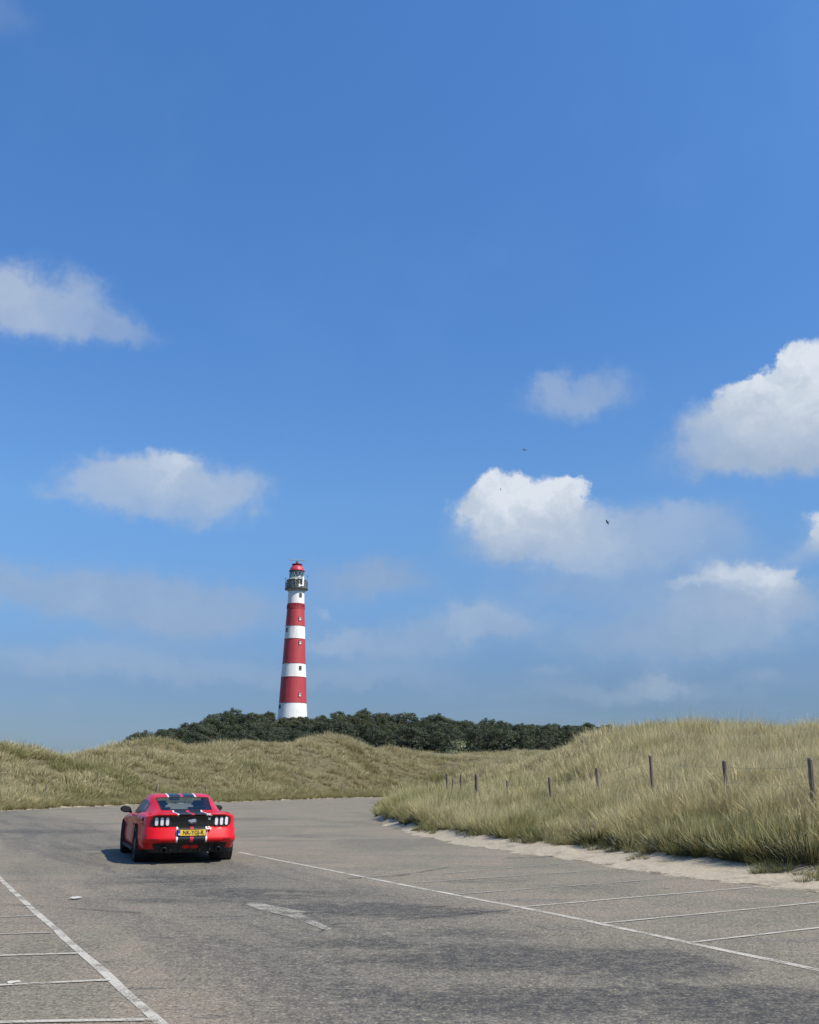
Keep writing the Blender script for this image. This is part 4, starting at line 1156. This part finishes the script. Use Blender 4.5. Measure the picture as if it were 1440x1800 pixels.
# decklid between the swept lip and the last body station
last = G[0]
DG = []
for pi, row in enumerate(RG):
    tv = row[-1].co; r_ = []
    for f in (0, .12, .45, .8, 1.0):
        yy = tv.y*(1-f)+(-1.90)*f; zz2 = tv.z*(1-f)+.912*f - (.010 if .05 < f < .3 else 0)
        xx = tv.x*(1-f)+min(tv.x, sr[-1][0])*f
        r_.append(bm.verts.new((xx, yy, zz2)))
    DG.append(r_)
grid_faces(bm, DG)
bmesh.ops.remove_doubles(bm, verts=bm.verts, dist=.0015)
geomm = bmesh.ops.duplicate(bm, geom=list(bm.verts)+list(bm.edges)+list(bm.faces))['geom']
mv = [e for e in geomm if isinstance(e, bmesh.types.BMVert)]
for v_ in mv: v_.co.x = -v_.co.x
bmesh.ops.remove_doubles(bm, verts=bm.verts, dist=.0015)
body = bm_obj('body', bm, [paint, blackm], car, True)
me = body.data
for pz in me.polygons:
    c = pz.center
    if c.z < .385 and c.y < -1.95 and abs(c.x) < .70: pz.material_index = 1
    if c.z < .24: pz.material_index = 1
# wheel arches cut out
def cut(o, cyls):
    bmc = bmesh.new()
    for (x_, y_, z_, r_, ln_) in cyls:
        bmesh.ops.create_cone(bmc, cap_ends=True, segments=40, radius1=r_, radius2=r_, depth=ln_, matrix=Matrix.Translation((x_, y_, z_)) @ Matrix.Rotation(PI/2, 4, 'Y'))
    cm = bpy.data.meshes.new('cutter'); bmc.to_mesh(cm); bmc.free()
    co = bpy.data.objects.new('cutter', cm); C.objects.link(co); co.parent = o.parent
    md = o.modifiers.new('cut', 'BOOLEAN'); md.object = co; md.operation = 'DIFFERENCE'; md.solver = 'FAST'
    bpy.context.view_layer.update()
    dg = bpy.context.evaluated_depsgraph_get()
    nm = bpy.data.meshes.new_from_object(o.evaluated_get(dg))
    o.modifiers.clear(); o.data = nm; bpy.data.objects.remove(co, do_unlink=True)
# arches by removing faces near the wheels after refining them
FW, RW = 1.44, -1.28
def arch(o, yc, zc, r):
    b2 = bmesh.new(); b2.from_mesh(o.data)
    fs_ = [f for f in b2.faces if abs(f.calc_center_median().y-yc) < .75 and f.calc_center_median().z < .80 and abs(f.calc_center_median().x) > .6]
    es = list({e for f in fs_ for e in f.edges})
    bmesh.ops.subdivide_edges(b2, edges=es, cuts=4, use_grid_fill=True)
    kill = []
    for f in b2.faces:
        c = f.calc_center_median()
        if abs(c.x) > .55 and math.hypot(c.y-yc, c.z-zc) < r and c.z < .80: kill.append(f)
    bmesh.ops.delete(b2, geom=kill, context='FACES')
    # pull the ragged rim onto the circle
    for v_ in b2.verts:
        if abs(v_.co.x) > .55 and any(e.is_boundary for e in v_.link_edges):
            d = math.hypot(v_.co.y-yc, v_.co.z-zc)
            if abs(d-r) < .07 and v_.co.z > .2: s_ = r/d; v_.co.y = yc+(v_.co.y-yc)*s_; v_.co.z = zc+(v_.co.z-zc)*s_
    b2.to_mesh(o.data); b2.free()
    o.data.polygons.foreach_set('use_smooth', [True]*len(o.data.polygons))
arch(body, RW, .33, .375); arch(body, FW, .33, .375)
# wheel housings, underbody
bm = bmesh.new()
for yc in (RW, FW):
    for sx in (-1, 1):
        add_lathe(bm, [(.378, .0), (.378, .36), (0.01, .36)], 28, Matrix.Translation((sx*.925, yc, .33)) @ Matrix.Rotation(-sx*PI/2, 4, 'Y'))
add_box(bm, 0, 0, .235, 1.10, 4.2, .06)
add_box(bm, 0, .08, .215, 1.74, 1.9, .05)
bm_obj('underbody', bm, blackm, car)
# --- greenhouse
GH = [ # y, z_top(center), half width at top, z_belt, half width at belt
 (.98, .865, .70, .855, .74), (.70, .99, .66, .865, .755), (.42, 1.125, .62, .87, .76), (.22, 1.205, .59, .873, .765), (-.05, 1.245, .575, .876, .77), (-.35, 1.252, .57, .88, .77), (-.65, 1.222, .565, .885, .765), (-.86, 1.176, .56, .888, .76),
 (-1.05, 1.115, .545, .892, .745), (-1.30, 1.035, .53, .896, .72), (-1.55, .960, .52, .90, .68), (-1.70, .918, .54, .905, .66)]
def gh_row(g_):
    y, zt_, wt, zb_, wb_ = g_
    row = []
    zsh = zt_-.035*min(1, (zt_-zb_)/.2)
    for f in (0, .25, .5, .75, 1.0):
        row.append((wb_+(wt+.025-wb_)*f+.018*math.sin(PI*f), y, zb_+(zsh-zb_)*f))
    for f, dz_ in ((.93, .02), (.80, .028)): row.append((wt*f+.0, y, zsh+(zt_-zsh)*(.62 if f > .9 else .8)))
    for f in (.6, .4, .2, 0): row.append((wt*f, y, zsh+(zt_-zsh)*(1-.2*f*f/.36*.5)))
    return row
rows = []
yy0 = [g_[0] for g_ in GH]
fineg = []
for i in range(len(GH)-1):
    for s_ in range(3): fineg.append(tuple(GH[i][k]*(1-s_/3)+GH[i+1][k]*s_/3 for k in range(5)))
fineg.append(GH[-1])
GR = [gh_row(g_) for g_ in fineg]
yf = [g_[0] for g_ in fineg]
def gh_part(name, m, sel, inset=0.0, parent=car, smooth=True):
    bm = bmesh.new()
    for sx in (1, -1):
        V = {}
        for i in range(len(GR)-1):
            for j in range(len(GR[0])-1):
                if not sel(i, j, (yf[i]+yf[i+1])/2): continue
                q = []
                for (a, b_) in ((i, j), (i, j+1), (i+1, j+1), (i+1, j)):
                    if (a, b_) not in V:
                        x_, y_, z_ = GR[a][b_]; V[(a, b_)] = bm.verts.new((sx*(x_-inset), y_, z_-inset*.6))
                    q.append(V[(a, b_)])
                bm.faces.new(q)
    bmesh.ops.remove_doubles(bm, verts=bm.verts, dist=.0008)
    return bm_obj(name, bm, m, parent, smooth)
rw_sel = lambda i, j, y: -1.62 < y < -.88 and j >= 5
ws_sel = lambda i, j, y: .24 < y < .93 and j >= 5
sw_sel = lambda i, j, y: -.72 < y < .62 and 0 <= j < 3 and (j < 2 or y < .40) and not (y > .45 and j > 0)
qw_sel = lambda i, j, y: -1.06 < y < -.78 and 0 <= j < 3 and not (y < -.98 and j > 1)
gh_part('roof', paint, lambda i, j, y: not (rw_sel(i, j, y) or ws_sel(i, j, y) or sw_sel(i, j, y) or qw_sel(i, j, y)))
gh_part('rear_window', cglass, rw_sel, .004)
gh_part('windscreen', cglass, ws_sel, .004)
gh_part('side_window', mat('dark_side_glass', (.006, .007, .008), .3, 0, None, 0, .15), sw_sel, .006)
gh_part('quarter_window', mat('louvre_grey', (.07, .07, .08), .4), qw_sel, .006)
# black rim seal around the rear window
bm = bmesh.new()
def gp(i, j, s_=1, up=.004): x_, y_, z_ = GR[i][j]; return Vector((s_*x_, y_, z_+up))
ri = [i for i in range(len(yf)) if -1.64 < yf[i] < -.84]
loop = [gp(i, 5) for i in ri]+[gp(ri[-1], j) for j in range(6, 11)]+[gp(ri[-1], j, -1) for j in range(9, 4, -1)]+[gp(i, 5, -1) for i in ri[::-1]]+[gp(ri[0], j, -1) for j in range(6, 11)]+[gp(ri[0], j) for j in range(9, 4, -1)]
add_tube(bm, loop, .009, 4, False); bm_obj('window_seal', bm, blackm, car)
# interior
bm = bmesh.new(); add_box(bm, 0, -.3, .62, 1.50, 2.3, .04); add_box(bm, 0, -1.42, .845, 1.15, .5, .05); add_box(bm, 0, .72, .80, 1.35, .36, .13, None, .03); bm_obj('cabin_floor', bm, seatm, car)
for sx in (-.36, .36):
    bm = bmesh.new()
    add_box(bm, sx, -.15, .70, .5, .5, .14, None, .05); add_box(bm, 0, 0, 0, .46, .13, .40, Matrix.Translation((sx, -.42, .78)) @ Matrix.Rotation(R(14), 4, 'X'), .05)
    add_box(bm, sx, -.50, 1.045, .24, .08, .13, None, .04); bm_obj('seat', bm, seatm, car, True)
bm = bmesh.new(); add_box(bm, 0, -1.02, .80, 1.05, .12, .2, None, .05); bm_obj('rear_bench', bm, seatm, car, True)
bm = bmesh.new(); add_box(bm, 0, .30, 1.13, .22, .03, .06, None, .01); bm_obj('inside_mirror', bm, blackm, car)
# --- fascia parts (the rear face follows the plan curve)
def plan_y(x_):
    xs_ = [q[0] for q in PLAN][::-1]; yv = [q[1] for q in PLAN][::-1]
    return float(np.interp(abs(x_), xs_, yv))
def rear_y(x_, z_):
    d = float(np.interp(z_, [q[0] for q in REAR], [q[1] for q in REAR])); return plan_y(x_)-d
def slab(name, x0, x1, z0, z1, m, out=.004, thick=.012, nx=8, parent=car, rnd=0.0, nz=3, smooth=False):
    bm = bmesh.new(); gf = []; gb = []
    for i in range(nx+1):
        u = i/nx; x_ = x0+(x1-x0)*u; rf = []; rb = []
        e = 0
        if rnd: e = rnd*(1-math.sqrt(max(0, 1-(max(0, (abs(u-.5)*2-(1-2*rnd/abs(x1-x0))))/(2*rnd/abs(x1-x0)))**2)))
        for k in range(nz+1):
            z_ = (z0+e)+(z1-z0-2*e)*k/nz; y_ = rear_y(x_, z_)
            rf.append(bm.verts.new((x_, y_-out, z_))); rb.append(bm.verts.new((x_, y_-out+thick, z_)))
        gf.append(rf); gb.append(rb)
    grid_faces(bm, gf); grid_faces(bm, gb)
    for i in range(nx):
        bm.faces.new((gf[i][0], gf[i+1][0], gb[i+1][0], gb[i][0])); bm.faces.new((gf[i][-1], gf[i+1][-1], gb[i+1][-1], gb[i][-1]))
    for i in (0, nx):
        for k in range(nz): bm.faces.new((gf[i][k], gf[i][k+1], gb[i][k+1], gb[i][k]))
    return bm_obj(name, bm, m, parent, smooth)
slab('trunk_panel', -.745, .745, .668, .858, blackp, .004, .012, 30, rnd=.05)
for sx in (-1, 1):
    tl = slab('tail_light', sx*.385, sx*.725, .672, .852, blackm, .012, .006, 14, rnd=.045)
    for k in range(3):
        xc = sx*(.455+k*.098)
        slab('lamp', xc-.028, xc+.028, .69, .835, lampm, .030, .018, 6, tl, rnd=.024)
# emblem
bm = bmesh.new(); ey = rear_y(0, .765)-.012
add_lathe(bm, [(.086, 0), (.086, .010), (.066, .018), (.060, .010), (0.001, .010)], 28, Matrix.Translation((0, ey, .765)) @ Matrix.Rotation(PI/2, 4, 'X') @ Matrix.Diagonal((1, .68, 1, 1)))
em = bm_obj('emblem', bm, mat('emblem_dark', (.10, .10, .11), .3, .5), car)
hv = [(-.074, .012), (-.045, .026), (-.02, .020), (.0, .030), (.03, .038), (.052, .030), (.060, .016), (.046, .014), (.040, .002), (.064, -.010), (.052, -.018), (.03, -.012), (.004, -.016), (-.022, -.030), (-.036, -.026), (-.022, -.010), (-.048, -.004), (-.070, -.018), (-.060, .0)]
bm = bmesh.new(); f0 = [bm.verts.new((a*1.1, ey-.022, .765+b_*1.15)) for a, b_ in hv]; f1 = [bm.verts.new((a*1.1, ey-.008, .765+b_*1.15)) for a, b_ in hv]
bm.faces.new(f0); bm.faces.new(f1[::-1])
for i in range(len(hv)): bm.faces.new((f0[i], f0[(i+1) % len(hv)], f1[(i+1) % len(hv)], f1[i]))
bm_obj('running_horse_badge', bm, chrome, em)
# number plate
pyy = -2.385-.035
slab('plate_holder', -.275, .275, .50, .625, blackm, .020, .03, 6)
bm = bmesh.new(); add_box(bm, 0, rear_y(0, .56)-.026, .562, .515, .012, .108, None, .003)
plate = bm_obj('licence_plate', bm, mat('plate_yellow', (.72, .46, .045), .45), car)
bm = bmesh.new(); add_box(bm, -.236, rear_y(0, .56)-.0335, .562, .040, .003, .10); bm_obj('country_strip', bm, mat('plate_blue', (.03, .06, .35), .4), plate)
def text_mesh(name, s_, size, loc, m, parent, xs=1.0):
    cu = bpy.data.curves.new(name, 'FONT'); cu.body = s_; cu.size = size; cu.align_x = 'CENTER'; cu.align_y = 'CENTER'; cu.extrude = .0012; cu.offset = .0022
    to = bpy.data.objects.new(name, cu); C.objects.link(to); bpy.context.view_layer.update()
    me = bpy.data.meshes.new_from_object(to.evaluated_get(bpy.context.evaluated_depsgraph_get())); bpy.data.objects.remove(to, do_unlink=True)
    me.materials.clear(); me.materials.append(m); o = bpy.data.objects.new(name, me); link(o, parent)
    o.location = loc; o.rotation_euler = (PI/2, 0, 0); o.scale = (xs, 1, 1); return o
ink = mat('plate_ink', (.02, .02, .02), .5)
text_mesh('plate_lettering', 'NK-YGJ-R', .098, (.022, rear_y(0, .56)-.0345, .560), ink, plate, .92)
text_mesh('country_letters', 'NL', .030, (-.236, rear_y(0, .56)-.0370, .535), whitebox, plate)
# white butterfly-like stickers by the right lamp
for (x_, z_, r_) in ((.318, .805, .022), (.305, .885, .02), (.345, .874, .016), (.315, .655, .018), (.338, .632, .02), (.300, .628, .014)):
    bm = bmesh.new(); y_ = rear_y(x_, z_)
    for dx_, dz_, q in ((-.5, .35, 1), (.5, .4, 1), (-.35, -.4, .7), (.4, -.4, .7)):
        add_lathe(bm, [(.001, 0), (r_*.62*q, 0), (r_*.62*q, .004), (.001, .004)], 8, Matrix.Translation((x_+dx_*r_, y_-.020+.0008*dx_, z_+dz_*r_)) @ Matrix.Rotation(PI/2, 4, 'X'))
    bm_obj('white_sticker', bm, whitebox, car)
# diffuser, exhausts, reflectors
slab('diffuser', -.62, .62, .235, .385, blackm, .012, .05, 12, rnd=.04)
bm = bmesh.new()
for k in range(5): add_box(bm, -.36+k*.18, rear_y(.3, .29)-.03, .29, .014, .07, .10)
bm_obj('diffuser_fin', bm, blackm, car)
slab('lower_red_lip', -.16, .16, .275, .335, redp, .018, .012, 6, rnd=.02)
for sx in (-1, 1):
    bm = bmesh.new(); M = Matrix.Translation((sx*.50, -2.36, .265)) @ Matrix.Rotation(-PI/2, 4, 'X')
    add_lathe(bm, [(.040, .0), (.045, -.0), (.045, -.2), (.038, -.2), (.038, 0)], 20, Matrix.Translation((sx*.50, -2.40, .262)) @ Matrix.Rotation(PI/2, 4, 'X'))
    bm_obj('exhaust_pipe', bm, rimm, car, True)
    slab('reflector', sx*.60, sx*.74, .43, .455, mat('reflector_red', (.35, .01, .02), .15), .005, .01, 6)
# lip spoiler
slab('boot_lip', -.66, .66, .878, .900, paint, .014, .03, 20, rnd=.01)
# door seams, sills, handles, mirrors
for sx in (-1, 1):
    bm = bmesh.new(); add_box(bm, sx*.915, .08, .215, .05, 1.95, .07, None, .015); bm_obj('sill', bm, blackm, car)
    bm = bmesh.new()
    for ys_ in (.86, -.46):
        pts = []
        for z_ in np.linspace(.27, .84, 9):
            row, zt_, w = side_row(ys_); x_ = float(np.interp(z_, [q[1] for q in row], [q[0] for q in row])); pts.append((sx*(x_+.001), ys_, z_))
        add_tube(bm, pts, .004, 4)
    bm_obj('door_seam', bm, blackm, car)
    bm = bmesh.new(); add_box(bm, sx*.932, -.32, .735, .03, .20, .03, None, .01); bm_obj('door_handle', bm, redp, car)
    bm = bmesh.new(); r_ = bmesh.ops.create_uvsphere(bm, u_segments=20, v_segments=12, radius=1.0)
    bmesh.ops.transform(bm, matrix=Matrix.Translation((sx*.965, .56, .925)) @ Matrix.Rotation(sx*R(-8), 4, 'Y') @ Matrix.Diagonal((.115, .085, .068, 1)), verts=r_['verts'])
    for v_ in bm.verts:
        if v_.co.y < .515: v_.co.y = .515
    add_tube(bm, [(sx*.84, .60, .86), (sx*.88, .59, .875), (sx*.93, .57, .89)], [.03, .024, .022], 8)
    mi = bm_obj('wing_mirror', bm, mat('mirror_black', (.008, .008, .009), .5, 0, None, 0, .2), car, True)
    bm = bmesh.new(); add_lathe(bm, [(.001, 0), (.088, 0)], 20, Matrix.Translation((sx*.965, .512, .925)) @ Matrix.Rotation(PI/2, 4, 'X') @ Matrix.Diagonal((1, .58, 1, 1))); bm_obj('mirror_glass', bm, mat('mirror_dark', (.02, .022, .025), .1), mi)
# wheels
def make_wheel(sx, y_, steer):
    w = empty('wheel', (sx*.80, y_, .33)); w.parent = car; w.rotation_euler = (0, 0, steer)
    T = Matrix.Rotation(sx*PI/2, 4, 'Y'); wd = .135 if y_ < 0 else .125
    bm = bmesh.new(); add_lathe(bm, [(.235, -wd+.01), (.27, -wd), (.315, -wd+.012), (.33, -wd+.04), (.332, -.05), (.326, -.047), (.326, -.037), (.332, -.034), (.332, .034), (.326, .037), (.326, .047), (.332, .05), (.33, wd-.04), (.315, wd-.012), (.27, wd), (.235, wd-.01)], 48, T)
    bm_obj('tyre', bm, rubber, w, True)
    bm = bmesh.new(); add_lathe(bm, [(.238, -wd+.01), (.225, -wd+.04), (.22, wd-.04), (.238, wd-.01)], 40, T)
    for k in range(10):
        add_box(bm, .13, 0, wd-.035, .20, .028, .025, T @ Matrix.Rotation(2*PI*k/10+(.12 if k % 2 else -.12), 4, 'Z'))
    add_lathe(bm, [(.001, wd-.018), (.055, wd-.02), (.06, wd-.05)], 20, T)
    bm_obj('rim', bm, rimm, w)
    bm = bmesh.new(); add_lathe(bm, [(.001, .02), (.165, .02), (.165, -.01), (.001, -.01)], 28, T); bm_obj('brake_disc', bm, mat('disc_grey', (.16, .15, .15), .4, .7), w)
for sx in (-1, 1):
    make_wheel(sx, RW, 0); make_wheel(sx, FW, R(-6))

# ------------------------------------------------------------------ birds and scraps
birdm = mat('bird_black', (.012, .012, .014), .7); birdg = mat('bird_grey', (.22, .25, .30), .7)
def bird(px, py, D, span, roll, yaw, m, label):
    b0 = empty('bird', tuple(at(px, py, D))); b0.rotation_euler = (R(-20), roll, yaw); tag(b0, label, 'bird')
    bm = bmesh.new(); L = span*.42
    add_tube(bm, [(0, -L*.75, 0), (0, -L*.35, 0), (0, 0, .0), (0, L*.4, .01), (0, L*.62, .02), (0, L*.78, .01)], [.004, L*.11, L*.17, L*.13, L*.10, .004], 8); bm_obj('body', bm, m, b0, True)
    for sx in (-1, 1):
        q = [(0, L*.22, .02), (sx*span*.25, L*.40, span*.12), (sx*span*.5, L*.05, span*.10), (sx*span*.33, -L*.10, span*.09), (sx*span*.15, -L*.22, span*.05), (0, -L*.18, .01)]
        bm = bmesh.new(); t_ = [bm.verts.new(Vector(v_)+Vector((0, 0, .006))) for v_ in q]; u_ = [bm.verts.new(Vector(v_)-Vector((0, 0, .006))) for v_ in q]
        bm.faces.new(t_); bm.faces.new(u_[::-1])
        for i in range(6): bm.faces.new((t_[i], t_[(i+1) % 6], u_[(i+1) % 6], u_[i]))
        bm_obj('wing', bm, m, b0)
    bm = bmesh.new(); t_ = [bm.verts.new(v_) for v_ in ((0, -L*.6, .004), (L*.16, -L*1.05, 0), (-L*.16, -L*1.05, 0), (0, -L*.6, -.004))]
    bm.faces.new((t_[0], t_[1], t_[2])); bm.faces.new((t_[3], t_[2], t_[1])); bm_obj('tail', bm, m, b0)
bird(1068, 918, 70, .46, R(50), R(40), birdm, 'black bird flying in front of the middle right cloud')
bird(922, 791, 150, .95, R(10), R(-15), birdg, 'pale distant gull above the middle right cloud')
bird(880, 860, 150, .55, R(75), R(10), birdg, 'faint distant gull against the white cloud top')
bird(497, 768, 150, .30, R(20), R(10), birdg, 'tiny distant bird in the clear sky above the lighthouse')
def scrap(px, py, w, l, rz, label):
    c = ground(px, py); bm = bmesh.new(); rn_ = random.Random(px); g_ = []
    for i in range(5):
        g_.append([bm.verts.new(((i/4-.5)*w+rn_.uniform(-.01, .01), (j/3-.5)*l, .010+rn_.uniform(0, .008))) for j in range(4)])
    grid_faces(bm, g_); r = bmesh.ops.extrude_face_region(bm, geom=bm.faces[:]); bmesh.ops.translate(bm, vec=(0, 0, .004), verts=[v_ for v_ in r['geom'] if isinstance(v_, bmesh.types.BMVert)])
    o = bm_obj('paper_scrap', bm, mat('dusty_paper', (.48, .46, .41), .8), None, loc=c); o.rotation_euler = (0, 0, rz); tag(o, label, 'litter')
scrap(133, 1580, .13, .20, .1, 'small white paper scrap lying on the asphalt left of the lane')
scrap(24, 1730, .05, .09, -1.0, 'crumpled white scrap beside a bay line at the left edge')
